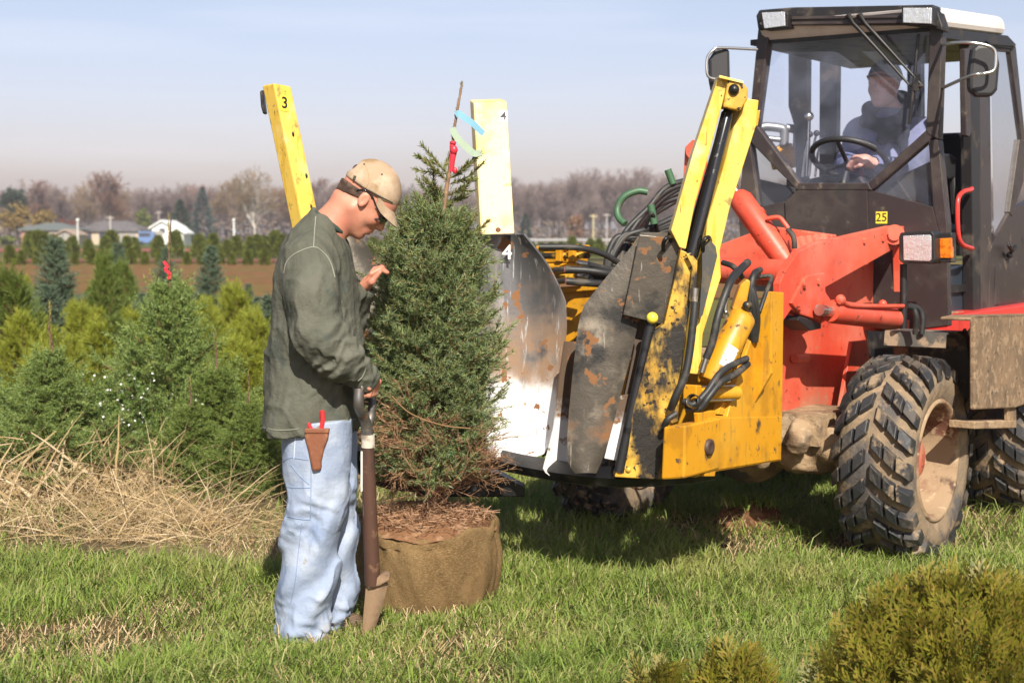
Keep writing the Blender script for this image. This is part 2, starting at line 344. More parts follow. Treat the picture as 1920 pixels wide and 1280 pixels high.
L = (.055+.1*r.random(n)**1.6+np.clip(cl, -.2, .5)*.11)*np.where(P[:, 1] > 6, 1.15, 1.); L = np.clip(L, .025, .26)
for cx, cy, rd in ((-.35, 5.72, .42), (-.7, 5.3, .3)): L *= 1-.5*np.exp(-(((P[:, 0]-cx)**2+(P[:, 1]-cy)**2)/rd**2))
V, F4, F3 = blades(P, L, .0028+.003*r.random(n), np.clip(.25+r.random(n)*.9, 0, 1), r)
GREENS = dict(island=[(.22, .3, .045), (.12, .21, .035), (.28, .36, .065), (.18, .28, .045), (.46, .4, .19), (.2, .27, .05), (.33, .35, .1)])
m_grass = M('grass_blades', (.17, .245, .038), .55, trans=.35, layers=[((.38, .33, .12), .9, .5, .7, {'amt': .6}), ((.08, .15, .025), 2.2, .54, .7, {'amt': .55, 'seed': 3})], spec=.35, **GREENS)
Pl = scatter(52000, 4.55, 12, r); sm = straw_mask(Pl); cq = vnoise(np.stack([Pl[:, 0], Pl[:, 1], Pl[:, 0]*0+70], 1), .22); Pl = Pl[(sm < .35) & (cq > -.06)]; n = len(Pl)
Ll = (.1+.15*r.random(n)**1.5)
for cx, cy, rd in ((-.35, 5.72, .42), (-.7, 5.3, .3)): Ll *= 1-.55*np.exp(-(((Pl[:, 0]-cx)**2+(Pl[:, 1]-cy)**2)/rd**2))
V2, G4, G3 = blades(Pl, Ll, .0032+.0035*r.random(n), .55+.7*r.random(n), r); k = len(V); V = np.concatenate([V, V2]); F4 = np.concatenate([F4, G4+k]); F3 = np.concatenate([F3, G3+k])
part('grass', np_mesh('grass', V, [F4, F3]), m_grass, kind='stuff')
# flat dead blades and thatch between the green ones
P = scatter(60000, 4.55, 12, r); sm = straw_mask(P); bare = vnoise(np.stack([P[:, 0], P[:, 1], P[:, 0]*0+30], 1), .55)
P = P[(r.random(len(P)) < .3+sm*.7+np.clip(bare, 0, 1))]; n = len(P); P[:, 2] += .012*r.random(n); sm = straw_mask(P); kp = (sm < .5) | (vnoise(np.stack([P[:, 0], P[:, 1], P[:, 0]*0+50], 1), .35) > .0) | (r.random(n) < .12); P = P[kp]; n = len(P)
V, F4, F3 = blades(P, .04+.12*r.random(n)**2, .003+.003*r.random(n), .8+.45*r.random(n), r)
m_straw = M('straw', (.42, .29, .13), .7, island=[(.56, .42, .23), (.33, .23, .12), (.64, .51, .33), (.4, .29, .16), (.26, .18, .1)], trans=.2, spec=.2)
part('dead_grass', np_mesh('dead_grass', V, [F4, F3]), m_straw, kind='stuff')

# ---- long bent straw clumps (wide dry maize-like leaves)
def straw_clump(name, label, c, n, rad, Lr, hgt, seed, w=(.003, .009), px_=0):
    r = np.random.default_rng(seed); V = []; F = []; t = thing(name, label, 'dry grass', (c[0], c[1], 0), 'clumps of dead straw along the nursery edge')
    for i in range(n):
        a = r.random()*6.283; rr = rad*math.sqrt(r.random()); p = np.array([math.cos(a)*rr*1.5, math.sin(a)*rr, .0]); L = Lr[0]+(Lr[1]-Lr[0])*r.random()
        az = r.random()*6.283; el = (.25+1.15*r.random())*hgt; d = np.array([math.cos(az)*math.cos(el), math.sin(az)*math.cos(el)*.7, math.sin(el)]); k = 6; ww = (.85 if px_ == 60 else .6)*(w[0]+(w[1]-w[0])*r.random()**2)
        kink = r.integers(2, 5); pts = [p]
        for j in range(k):
            if j == kink and r.random() < .6: d = d+np.array([r.normal()*1.1, r.normal()*.8, -1.3*r.random()])
            d = d+np.array([r.normal()*.09, r.normal()*.09, -.1]); d /= np.linalg.norm(d); q = pts[-1]+d*L/k
            if q[2] < .01: q[2] = .01+.02*r.random(); d[2] = abs(d[2])*.1
            pts.append(q)
        s = np.array([r.normal(), r.normal()*.4, r.normal()]); s /= np.linalg.norm(s); b = len(V)
        for j, q in enumerate(pts): f = ww*(1-.75*(j/k)**2); V += [q-s*f, q+s*f]
        F += [(b+2*j, b+2*j+1, b+2*j+3, b+2*j+2) for j in range(k)]
    return part('straw_leaves', np_mesh('straw_leaves', np.array(V), [np.array(F)]), m_straw, t)
for (px, py, n, rad, Lr, h, lab, w) in [
    (60, 930, 360, .46, (.3, .62), .95, 'tall tangle of broad bent straw leaves leaning out at the left edge', (.004, .013)),
    (215, 985, 480, .42, (.25, .6), .8, 'low heap of pale straw in front of the white flowering weed', (.0025, .006)),
    (365, 1000, 380, .36, (.2, .55), .7, 'mown straw swath fanning right, between the straw heap and the man', (.002, .005)),
    (455, 890, 460, .45, (.2, .5), .6, 'straw mat under the low spruce branches just behind the man', (.002, .005)),
    (190, 940, 260, .36, (.28, .52), 1., 'upright straw stalks at the foot of the white flowering weed', (.003, .007))]:
    c = gnd(px, py); straw_clump('dry_grass_clump', lab, c, n, rad, Lr, h, px+py, w, px)

# ================================================================== FOLIAGE
def needles(P0, P1, per_m, ln, wd, r, ang=(.7, 1.1)):
    Lg = np.linalg.norm(P1-P0, axis=1); c = np.maximum((Lg*per_m).astype(int), 4); i = np.repeat(np.arange(len(P0)), c); n = len(i)
    ax = (P1-P0)/Lg[:, None]; ax = ax[i]; t = r.random(n); b = P0[i]+(P1-P0)[i]*t[:, None]
    h = r.normal(size=(n, 3)); h -= ax*(h*ax).sum(1)[:, None]; h /= np.linalg.norm(h, axis=1)[:, None]+1e-9
    a = ang[0]+(ang[1]-ang[0])*r.random(n); a *= np.where(t > .9, .5, 1); d = ax*np.cos(a)[:, None]+h*np.sin(a)[:, None]; l = ln*(.75+.5*r.random(n))
    s = np.cross(d, r.normal(size=(n, 3))); s /= np.linalg.norm(s, axis=1)[:, None]+1e-9; s *= wd*.5
    V = np.stack([b-s, b+s, b+d*l[:, None]+s*.35, b+d*l[:, None]-s*.35], 1).reshape(-1, 3); k = np.arange(n)[:, None]*4
    return V, k+np.array([[0, 1, 2, 3]])
def sticks(P0, P1, r0, r1):
    n = len(P0); ax = P1-P0; ax /= np.linalg.norm(ax, axis=1)[:, None]+1e-9; u = np.cross(ax, np.array([.31, .57, .77])); u /= np.linalg.norm(u, axis=1)[:, None]+1e-9; v = np.cross(ax, u)
    V = []
    for (P, q) in ((P0, r0), (P1, r1)):
        q = np.broadcast_to(q, (n,))
        for k in range(3): a = 2.094*k; V.append(P+(u*math.cos(a)+v*math.sin(a))*q[:, None])
    V = np.stack(V, 1).reshape(-1, 3); k = np.arange(n)[:, None]*6
    return V, np.concatenate([k+np.array([[a, (a+1) % 3, (a+1) % 3+3, a+3]]) for a in range(3)])
def unit(v): return v/(np.linalg.norm(v, axis=-1, keepdims=True)+1e-9)
def conifer(r, H, prof, nb, z0, rise, side, shoot, curl=0., bare_in=.3, dens=1., lat=.5):
    """branches from the trunk with side shoots; prof(t) = radius at relative height; returns (branch segs, twig segs)"""
    B0, B1, T0, T1 = [], [], [], []
    for i in range(nb):
        t = (i+r.random())/nb; t = t**.9; z = z0+(H*.96-z0)*t; a = i*2.39996+r.normal()*.25; R = prof(t)*(.72+.42*r.random()); rs = rise(t)+r.normal()*.1
        o = np.array([0, 0, max(z-R*math.sin(rs)*.8, .03)]); d = np.array([math.cos(a)*math.cos(rs), math.sin(a)*math.cos(rs), math.sin(rs)]); k = 4; p = o
        hor = unit(np.cross(d, [0, 0, 1.]))
        for j in range(k):
            d = unit(d+np.array([0, 0, curl/k])+r.normal(size=3)*.05); q = p+d*R/k; B0.append(p); B1.append(q); f = (j+1)/k
            if f > bare_in: T0.append(p); T1.append(q)
            if f > bare_in-.15:
                for sgn in (-1, 1):
                    for rep in range(side):
                        if r.random() > dens: continue
                        b = p+(q-p)*r.random(); e = unit(d*.75+hor*sgn*(.45+.4*r.random())*lat*2+np.array([0, 0, .1+r.normal()*.3])); l = shoot*(.5+.7*r.random())*(1.15-.45*f)*min(1, .25+R/.5)
                        T0.append(b); T1.append(b+e*l); m_ = b+e*l*.45
                        if r.random() < .6: e2 = unit(e+r.normal(size=3)*.55); T0.append(m_); T1.append(m_+e2*l*.6)
            p = q
        T0.append(p); T1.append(p+d*shoot*.5)
    return [np.array(x) for x in (B0, B1, T0, T1)]
def trunk_mb(H, r0, r, bend=.01):
    b = MB(); pts = [(r.normal()*bend*(i > 0), r.normal()*bend*(i > 0), H*i/8) for i in range(9)]; b.tube(pts, [r0*(1-i/8)**1.15+.0035 for i in range(9)], 8); return b
m_bark = M('conifer_bark', (.16, .1, .065), .9, layers=[((.07, .045, .03), 40, .45, .6)], bump=(90, .004), spec=.15)
m_twig = M('twig', (.2, .12, .06), .85, spec=.15)
def fol(name, cols, tr=.22): return M(name, cols[0], .5, island=cols[1:], trans=tr, spec=.35)
m_spruce = fol('spruce_needles', [(.085, .135, .03), (.19, .26, .055), (.13, .2, .065), (.26, .3, .055), (.15, .22, .055)])
m_spruce2 = fol('spruce_needles_grey', [(.1, .155, .04), (.2, .28, .07), (.24, .33, .12), (.27, .31, .055)])
m_blue = fol('blue_spruce_needles', [(.085, .135, .08), (.13, .185, .115), (.16, .215, .15), (.12, .165, .085)])
m_pine = fol('pine_needles', [(.14, .18, .022), (.28, .32, .035), (.42, .42, .055), (.22, .27, .03)], .3)
m_pine2 = fol('pine_needles_dark', [(.09, .14, .025), (.14, .19, .035), (.18, .22, .05)], .25)
def nurs(kind, seed):
    r = np.random.default_rng(seed)
    if kind == 'spruce':
        H = 1.45; A = conifer(r, 1.1, lambda t: .68*(1-t)**1.0+.07, 78, .06, lambda t: .15+.75*t, 3, .27, .25, dens=.75)
        nv, nf = needles(A[2], A[3], 300, .02, .0042, r); lead = True
    elif kind == 'blue':
        H = 1.5; A = conifer(r, 1.5, lambda t: .62*(1-t)**1.15+.05, 100, .08, lambda t: .05+.5*t, 3, .17, .2, dens=.85)
        nv, nf = needles(A[2], A[3], 240, .022, .0042, r); lead = False
    else:
        H = 1.3; A = conifer(r, 1.3, lambda t: .6*(1-t)**.45*(.55+.9*min(t*2, 1)*.5)+.04, 74, .1, lambda t: .45+.6*t, 2, .2, .9, bare_in=.5, dens=.6, lat=.5)
        nv, nf = needles(A[2], A[3], 300, .052, .0036, r, (.35, .8)); lead = False
    sv, sf = sticks(A[0], A[1], .007, .005)
    fo = np_mesh('foliage', nv, [nf]); br = np_mesh('branches', sv, [sf]); tb = trunk_mb(H, .028, r)
    if lead:
        r0 = np.array([[0, 0, 1.05]]); r1 = np.array([[.01, 0, 1.47]]); lv, lf = needles(r0, r1, 520, .017, .0042, r, (.35, .8)); return fo, br, tb, np_mesh('leader_needles', lv, [lf])
    return fo, br, tb, None
protos = {}
def plant(kind, m_f, lab, p, h, name, cat, group, rz, sx=1., base=0, tag=''):
    key = (kind, m_f.name, base)
    if key not in protos:
        fo, br, tb, ld = nurs(kind, 100+base*7+len(kind)); t = thing(name, lab, cat, (0, 0, 0), group)
        part('trunk', tb, m_bark, t); part('foliage', fo, m_f, t); part('branches', br, m_twig, t)
        if ld: part('leader', ld, m_leader, t)
        protos[key] = [t, 1.45 if kind == 'spruce' else (1.5 if kind == 'blue' else 1.3), False]
    t, H, used = protos[key]; s = h/H
    if used: return dup(t, (p[0], p[1], -.01), rz, (s*sx, s*sx, s), lab)
    protos[key][2] = True; t.location = (p[0], p[1], -.01); t.rotation_euler.z = rz; t.scale = (s*sx, s*sx, s); return t
m_leader = fol('leader_needles', [(.32, .28, .08), (.4, .34, .1), (.24, .24, .06)])
GN = 'young conifers growing in the nursery field'
def pos(px, Y): return ((px-960)/FPX*Y, Y)
def hgt(py, Y): return EYE-(py-440)/FPX*Y
spec = [  # kind, material, px, top py, Y, width factor, label
    ('spruce', m_spruce2, 318, 378, 9.4, .95, 'largest green spruce in the field, tall bare leader tied with red tape'),
    ('spruce', m_spruce2, 92, 545, 8.6, 1.25, 'greyish spruce nearest the left edge with forked top shoots, above the straw'),
    ('spruce', m_spruce, 405, 600, 8.9, 1.3, 'dark low spruce with drooping branches close behind the back of the man'),
    ('spruce', m_spruce2, 215, 640, 9.6, 1.3, 'bushy spruce standing directly behind the white flowering weed'),
    ('spruce', m_spruce, 525, 560, 10.2, 1.1, 'spruce mostly hidden behind the back of the man in grey'),
    ('spruce', m_spruce, 465, 680, 8.3, 1.3, 'low dark spruce skirt beside the jeans of the man, above the straw mat'),
    ('spruce', m_spruce, 355, 690, 8.5, 1.4, 'short wide spruce right of the white flowering weed'),
    ('spruce', m_spruce2, 150, 660, 8.9, 1.3, 'grey green spruce between the forked one and the weed'),
    ('spruce', m_spruce2, -20, 640, 8.8, 1.2, 'spruce cut by the left picture edge just above the bent straw'),
    ('blue', m_blue, 396, 432, 19, 1., 'dense blue spruce cone standing alone left of the man, high in the field'),
    ('blue', m_blue, 105, 408, 17, 1.05, 'dark blue spruce with a thin stake-like leader near the left edge'),
    ('blue', m_blue, 222, 430, 22, 1., 'blue spruce behind the round dark pine with a visible trunk'),
    ('blue', m_blue, 312, 440, 25, .9, 'small blue spruce seen behind the tall red taped leader'),
    ('blue', m_blue, 268, 520, 13.5, 1.2, 'pale blue spruce half buried between yellow green pines'),
    ('blue', m_blue, 505, 520, 13, 1.1, 'blue grey spruce between the yellow pines and the man'),
    ('blue', m_blue, 90, 500, 13, 1.2, 'broad blue grey spruce below the dark one with the thin leader'),
    ('pine', m_pine2, 197, 452, 15, .8, 'dark round pine on a bare pale trunk rising above its neighbours'),
    ('pine', m_pine2, 14, 470, 11.5, 1., 'dark green pine with upright candles at the left picture edge'),
    ('pine', m_pine2, 232, 470, 17, .8, 'slim dark pine just right of the round one with a bare trunk'),
    ('pine', m_pine, 440, 508, 14.5, 1., 'bright yellow green pine right of the dense blue spruce'),
    ('pine', m_pine, 385, 540, 13.2, 1., 'yellow pine directly below the dense blue spruce'),
    ('pine', m_pine, 150, 545, 12.4, 1.05, 'wide yellow green pine in front of the round dark pine'),
    ('pine', m_pine, 245, 560, 11.6, 1., 'yellow green pine left of the red taped leader'),
    ('pine', m_pine, 480, 560, 12, .9, 'olive pine almost touching the grey sleeve, low in the field'),
    ('pine', m_pine, 40, 560, 11, 1., 'yellow green pine below the dark candled pine at left'),
    ('pine', m_pine, 340, 600, 11, 1., 'low yellow pine behind the crown of the red taped spruce'),
    ('pine', m_pine, 130, 610, 10.4, .9, 'small yellow pine above the grey forked spruce'),
    ('pine', m_pine, 440, 610, 10.6, 1., 'yellow green pine behind the dark drooping spruce'),
]
rr = np.random.default_rng(5)
for i, (k, m_, px, py, Y, sx, lab) in enumerate(spec):
    plant(k, m_, lab, pos(px, Y), hgt(py, Y)*(.94 if k == 'spruce' else .9), {'spruce': 'spruce', 'blue': 'blue_spruce', 'pine': 'pine'}[k]+'_tree', 'conifer', GN, rr.random()*6.28, sx, i % 2)
fill = [(px, Y, k) for Y, st in ((10.3, 122), (11.4, 118), (12.6, 118), (14, 105), (15.6, 96), (17.4, 88), (19.5, 80), (22, 74)) for px in range(-40, 640, st) for k in (0,)]
for i, (px, Y, _) in enumerate(fill):
    px += rr.normal()*18; Yj = Y+rr.normal()*.4; h = .68+.2*rr.random(); k = 'blue' if rr.random() < .22 else 'pine'
    lab = 'one of the unsorted young pines filling the field rows left of the man' if k == 'pine' else 'one of the small blue grey spruces scattered among the yellow pines'
    plant(k, m_blue if k == 'blue' else (m_pine if rr.random() < .75 else m_pine2), lab, pos(px, Yj), h, 'pine_tree' if k == 'pine' else 'blue_spruce_tree', 'conifer', 'small pines massed in the field rows' if k == 'pine' else 'small blue spruces among the pines', rr.random()*6.28, 1.1, i % 2)
# groups of the two filler kinds differ from the named ones
for o in D.objects:
    if o.get('label', '').startswith('one of the unsorted'): o['group'] = 'small pines massed in the field rows'
    elif o.get('label', '').startswith('one of the small blue'): o['group'] = 'small blue spruces among the pines'
    elif o.get('group') and o.get('category') == 'conifer': o['group'] = GN
# red tape on the tall leader
def ribbon(name, label, cat, pts, w, m, wv=(0, 0, 1), loc=None):
    b = MB(); P = cr(pts, 6); wv = Vector(wv)
    for i in range(len(P)-1):
        t = (P[i+1]-P[i]).normalized(); 
    n = len(P); grid = []
    for i, p in enumerate(P):
        t = (P[min(i+1, n-1)]-P[max(i-1, 0)]).normalized(); s = (wv-t*wv.dot(t)).normalized()*(w/2); q = t.cross(s).normalized()*.0006
        grid.append([p-s-q, p+s-q, p+s+q, p-s+q, p-s-q])
    b.sheet(grid, smooth=False); return part(name, b, m, None, loc=P[0], label=label, category=cat)
m_tape = M('red_tape', (.6, .03, .05), .4)
p = at(311, 505, 9.38)
ribbon('tape', 'red tape tied round the tall bare leader of the field spruce', 'tape', [p+Vector((-.01, -.012, .05)), p+Vector((.012, -.014, .02)), p+Vector((.0, -.014, 0)), p+Vector((.03, -.02, -.03)), p+Vector((.02, -.02, -.06))], .02, m_tape)

# ---- far row of young arborvitae
def arb_mesh(seed, H=1., R=.26, n=900):
    r = np.random.default_rng(seed); t = r.random(n)**.8; a = r.random(n)*6.283; rad = R*np.sqrt(np.clip(1-t**1.6, 0, 1))*(.7+.4*r.random(n)); P = np.stack([np.cos(a)*rad, np.sin(a)*rad, t*H], 1)
    d = unit(np.stack([np.cos(a)*.5, np.sin(a)*.5, np.full(n, .9)], 1)+r.normal(size=(n, 3))*.25); s = unit(np.cross(d, r.normal(size=(n, 3))))*.035
    V = np.stack([P-s*.4, P+s*.4, P+d*.09+s, P+d*.16, P+d*.09-s], 1).reshape(-1, 3); return np_mesh('arborvitae', V, [np.arange(n)[:, None]*5+np.array([[0, 1, 2, 3, 4]])])
m_arb = fol('arborvitae_far', [(.1, .12, .012), (.15, .17, .02), (.085, .115, .018)])
arbs = [arb_mesh(i) for i in range(3)]
i = 0
for Y, x0, x1, st, hh in ((95, 45, 560, 15, 1.3), (100, 700, 900, 17, 1.25), (98, 1000, 1250, 19, 1.1), (72, 20, 520, 26, .7)):
    px = x0
    while px < x1:
        if rr.random() < .82:
            x, y = pos(px, Y+rr.normal()*.6); o = part('arborvitae_shrub', arbs[i % 3], m_arb, None, loc=(x, y, 0)); h = hh*(.75+.5*rr.random()); o.scale = (h*1.2, h*1.2, h); o.rotation_euler.z = rr.random()*6
            props(o, 'small cone shaped shrub in the hedge-like rows across the far field', 'shrub', 'far rows of young arborvitae'); i += 1
        px += st*(.75+.5*rr.random())
# ================================================================== FAR TREELINE, HOUSES
def bare_tree(seed, H, spread=.5, depth=5, tw=.035, trunk=.16, crown0=.25):
    r = np.random.default_rng(seed); S0, S1, Ra, Rb = [], [], [], []; T0, T1 = [], []
    def grow(p, d, L, rad, lv):
        k = 3 if lv < 3 else 2
        for j in range(k):
            d = unit(d+r.normal(size=3)*.1+np.array([0, 0, .04])); q = p+d*L/k; r2 = rad*(1-.35/k)
            (S0 if lv < 4 else T0).append(p); (S1 if lv < 4 else T1).append(q)
            if lv < 4: Ra.append(rad); Rb.append(r2)
            p = q; rad = r2
            if lv > 0 and j < k-1 and lv < depth: branch(p, d, L, rad, lv, 1)
        if lv < depth: branch(p, d, L, rad, lv, 3 if lv < 2 else 3)
    def branch(p, d, L, rad, lv, n):
        for _ in range(n):
            a = unit(np.cross(d, r.normal(size=3))); e = unit(d+a*(spread*(.6+.7*r.random()))); grow(p, e, L*(.58+.22*r.random()), max(rad*.55, .03), lv+1)
    base = np.zeros(3); d = np.array([r.normal()*.04, r.normal()*.04, 1.]); p = base; rad = trunk; hh = H*crown0
    S0.append(p); S1.append(p+d*hh); Ra.append(rad*1.2); Rb.append(rad); p = p+d*hh
    for j in range(3):
        grow(p, unit(d+r.normal(size=3)*.25), H*.24, rad*.8, 1)
        branch(p, d, H*.3, rad*.7, 0, 2); q = p+unit(d+r.normal(size=3)*.08)*H*.17; S0.append(p); S1.append(q); Ra.append(rad); Rb.append(rad*.75); p = q; rad *= .75
    S0, S1, T0, T1 = map(np.array, (S0, S1, T0, T1)); v, f = sticks(S0, S1, np.array(Ra), np.array(Rb))
    n = len(T0); s = unit(np.cross(T1-T0, r.normal(size=(n, 3))))*tw*.5; tv = np.stack([T0-s, T0+s, T1+s*.6, T1-s*.6], 1).reshape(-1, 3)
    return (v, f), (tv, np.arange(n)[:, None]*4+np.array([[0, 1, 2, 3]]))
def leaf_cloud(seed, H, R, n, z0, size=.22, top=1.0):
    r = np.random.default_rng(seed); c = r.normal(size=(26, 3)); c = unit(c)*(r.random((26, 1))**.5); j = r.integers(0, 26, n); P = c[j]*.75+unit(r.normal(size=(n, 3)))*(r.random((n, 1))**.6)*.36
    P = P*np.array([R, R, (H-z0)/2])+np.array([0, 0, (H+z0)/2]); d = unit(r.normal(size=(n, 3))); s = unit(np.cross(d, r.normal(size=(n, 3))))
    return np.stack([P-s*size*.5, P+d*size*.5, P+s*size*.5, P-d*size*.5], 1).reshape(-1, 3), np.arange(n)[:, None]*4+np.array([[0, 1, 2, 3]])
def cone_cloud(seed, H, R, n, size=.25):
    r = np.random.default_rng(seed); t = r.random(n)**1.3; a = r.random(n)*6.283; lob = 1+.22*np.sin(t*34+a); rad = R*(1-t)**.8*lob*(.55+.5*r.random(n)); P = np.stack([np.cos(a)*rad, np.sin(a)*rad, .4+t*H], 1)
    d = unit(np.stack([np.cos(a), np.sin(a), -.1+r.normal(size=n)*.4], 1)); s = unit(np.cross(d, r.normal(size=(n, 3))))
    return np.stack([P-s*size*.5, P+s*size*.5, P+d*size+s*size*.15, P+d*size-s*size*.15], 1).reshape(-1, 3), np.arange(n)[:, None]*4+np.array([[0, 1, 2, 3]])
m_trk = M('grey_bark_far', (.17, .14, .13), .9, spec=.1)
m_trkw = M('pale_bark_far', (.5, .46, .42), .9, spec=.1)
tw = {k: M('twigs_'+k, c, .9, island=[c2], spec=.05) for k, c, c2 in (('grey', (.17, .14, .13), (.22, .18, .17)), ('mauve', (.19, .145, .135), (.25, .195, .18)), ('rust', (.2, .11, .085), (.24, .15, .115)), ('tan', (.27, .2, .13), (.22, .16, .1)))}
lf = {k: M('leaves_'+k, c, .8, island=[c2, c3], spec=.1, trans=.2) for k, c, c2, c3 in (('gold', (.3, .2, .05), (.24, .18, .05), (.22, .13, .04)), ('red', (.22, .05, .05), (.2, .08, .05), (.16, .06, .04)), ('green', (.12, .16, .03), (.17, .19, .05), (.1, .12, .03)), ('orange', (.3, .13, .05), (.25, .15, .07), (.22, .1, .05)), ('dark', (.035, .06, .035), (.05, .08, .05), (.03, .05, .03)), ('bluefar', (.06, .09, .085), (.09, .12, .115), (.07, .1, .09)))}
btm = []
for sd in range(7):
    a, b = bare_tree(40+sd, 10, .5+.06*(sd % 3), 5, .05, .2); q = 10/b[0][:, 2].max(); btm.append((np_mesh('trunk', a[0]*q, [a[1]]), np_mesh('crown', b[0]*q, [b[1]])))
cnt = {}
def far_bare(px, top, Y, kind, label, pale=False, v=None, group='bare trees along the horizon'):
    x, y = pos(px, Y); h = hgt(top, Y); k = v if v is not None else int(rr.integers(0, 7)); t = thing('bare_tree', label, 'tree', (x, y, 0), group, rr.random()*6.28)
    t.scale = (h/10*1.05, h/10*1.05, h/10)
    me, mc = (m.copy() for m in btm[k]) if (k, kind, pale) not in cnt else cnt[(k, kind, pale)]
    if (k, kind, pale) not in cnt: me.materials.append(m_trkw if pale else m_trk); mc.materials.append(m_trkw if pale == 2 else tw[kind]); cnt[(k, kind, pale)] = (me, mc)
    for nm, q in (('trunk', me), ('crown', mc)): o = D.objects.new(nm, q); COL.objects.link(o); o.parent = t
    return t
def far_leafy(px, top, Y, R, kind, label, z0=.15, n=1500, cone=False, name='leafy_tree'):
    x, y = pos(px, Y); h = hgt(top, Y); t = thing(name, label, 'tree', (x, y, 0), 'leafy and evergreen trees along the horizon')
    v, f = cone_cloud(px+3, h*.97, R, n, .35) if cone else leaf_cloud(px+3, h, R, n, h*z0, .34)
    part('crown', np_mesh('crown', v, [f]), lf[kind], t); b = MB(); b.tube([(x, y, 0), (x, y, h*.4), (x+.1, y, h*.85)], [.2, .15, .03], 6); part('trunk', b, m_trk, t); return t
far_leafy(32, 345, 240, 2.6, 'dark', 'dark rounded evergreen at the far left above the brick house', .3, 1800)
far_leafy(35, 378, 215, 3., 'gold', 'gold brown leafy tree in front of the dark evergreen at far left')
far_leafy(85, 388, 212, 2.4, 'gold', 'pale gold rounded tree above the brick house roof')
far_leafy(270, 388, 225, 1.4, 'green', 'small light green tree left of the white barn', .3, 900)
far_leafy(125, 405, 225, 1.6, 'red', 'low dark red shrubby tree behind the white post', .1, 900)
far_leafy(12, 440, 200, 1.5, 'green', 'low green tree touching the left picture edge at the horizon', .05, 700)
far_leafy(340, 378, 222, 2.1, 'dark', 'dark pointed evergreen right behind the white barn', 0, 1500, True, 'evergreen_tree')
far_leafy(382, 355, 228, 2.3, 'bluefar', 'taller blue green evergreen right of the dark pointed one', 0, 1500, True, 'evergreen_tree')
far_leafy(1078, 400, 240, 2.1, 'orange', 'small orange leaved tree before the grey wood, right of the yellow post', .05, 900)
far_leafy(985, 405, 240, 1.2, 'dark', 'small dark evergreen close right of the cream yellow post', 0, 600, True, 'evergreen_tree')
far_leafy(205, 405, 236, 1.5, 'red', 'russet tree standing over the long grey roof', .1, 900)
far_bare(478, 306, 205, 'tan', 'tall pale barked sycamore with forked white limbs left of the yellow post', 1, 2)
far_bare(190, 318, 230, 'rust', 'large rusty brown bare tree over the long grey house', False, 0)
far_bare(158, 335, 240, 'tan', 'tan bare tree leaning against the left side of the large rusty one', False, 1)
far_bare(65, 335, 255, 'rust', 'reddish bare tree behind the dark evergreen at far left', False, 3)
far_bare(430, 330, 240, 'tan', 'wide tan bare tree between the blue evergreen and the pale sycamore', False, 4)
for px, top, k in [(-10, 350, 'mauve'), (20, 350, 'mauve'), (100, 352, 'mauve'), (128, 348, 'mauve'), (225, 350, 'tan'), (250, 352, 'mauve'), (285, 348, 'mauve'), (312, 342, 'mauve'), (330, 340, 'grey'), (355, 338, 'mauve'), (378, 342, 'rust'), (400, 344, 'mauve'), (455, 350, 'mauve'), (505, 345, 'mauve'), (530, 350, 'rust'), (560, 345, 'mauve'), (602, 332, 'rust'), (625, 345, 'mauve'), (655, 348, 'grey'), (760, 340, 'grey'), (785, 346, 'mauve'), (810, 350, 'rust'), (840, 344, 'mauve'), (870, 346, 'mauve')]:
    far_bare(px, top, 265+rr.normal()*12, k, 'one of the hazy leafless trees forming the far treeline', group='hazy leafless trees of the far treeline')
# the grey wood behind the loader reads as one mass
V, F, Vt, Ft, k, kt = [], [], [], [], 0, 0; r = np.random.default_rng(77)
raw = [bare_tree(200+i, 10, .4, 5, .05, .15, .2) for i in range(5)]; raw = [((a[0]*10/b[0][:, 2].max(), a[1]), (b[0]*10/b[0][:, 2].max(), b[1])) for a, b in raw]
for px in list(range(950, 1260, 9))+list(range(1262, 2020, 13))+list(range(-30, 950, 17)):
    Y = 285+r.normal()*16; x, y = pos(px+r.normal()*4, Y); top = 334+9*r.normal()-(10 if 1050 < px < 1220 else 0); s = hgt(top if px > 950 else 356, Y)/10; a = r.random()*6.28; ca, sa = math.cos(a)*s, math.sin(a)*s
    Rm = np.array([[ca, sa, 0], [-sa, ca, 0], [0, 0, s]]); (v, f), (tv, tf) = raw[int(r.integers(0, 5))]
    V.append(v@Rm+[x, y, 0]); F.append(f+k); k += len(v)
    sel = r.random(len(tf)) < .8; Vt.append(tv@Rm+[x, y, 0]); Ft.append(tf[sel]+kt); kt += len(tv)
V = np.concatenate(V+Vt); nF = sum(len(f) for f in F); FF = np.concatenate(F+[f+k for f in Ft]); me = np_mesh('distant_wood', V, [FF])
o = part('distant_wood', me, [m_trk, tw['mauve']], kind='stuff'); mi = np.zeros(len(me.polygons), np.int32); mi[nF:] = 1; me.polygons.foreach_set('material_index', mi)
# low scrub under the treeline
r = np.random.default_rng(8); n = 16000; px = -60+2100*r.random(n); Y = 236+30*r.random(n); x = (px-960)/FPX*Y; z = (r.random(n)**1.5)*3.6*(.6+.8*np.abs(vnoise(np.stack([x, x*0, x*0], 1), 9)*2)); P = np.stack([x, Y, z], 1); d = unit(r.normal(size=(n, 3))); s = unit(np.cross(d, r.normal(size=(n, 3))))
part('undergrowth', np_mesh('undergrowth', np.stack([P-s*.28, P+d*.28, P+s*.28, P-d*.28], 1).reshape(-1, 3), [np.arange(n)[:, None]*4+np.array([[0, 1, 2, 3]])]), M('undergrowth', (.13, .095, .08), .9, island=[(.17, .13, .11), (.11, .095, .07), (.19, .14, .12)], spec=.05), kind='stuff')
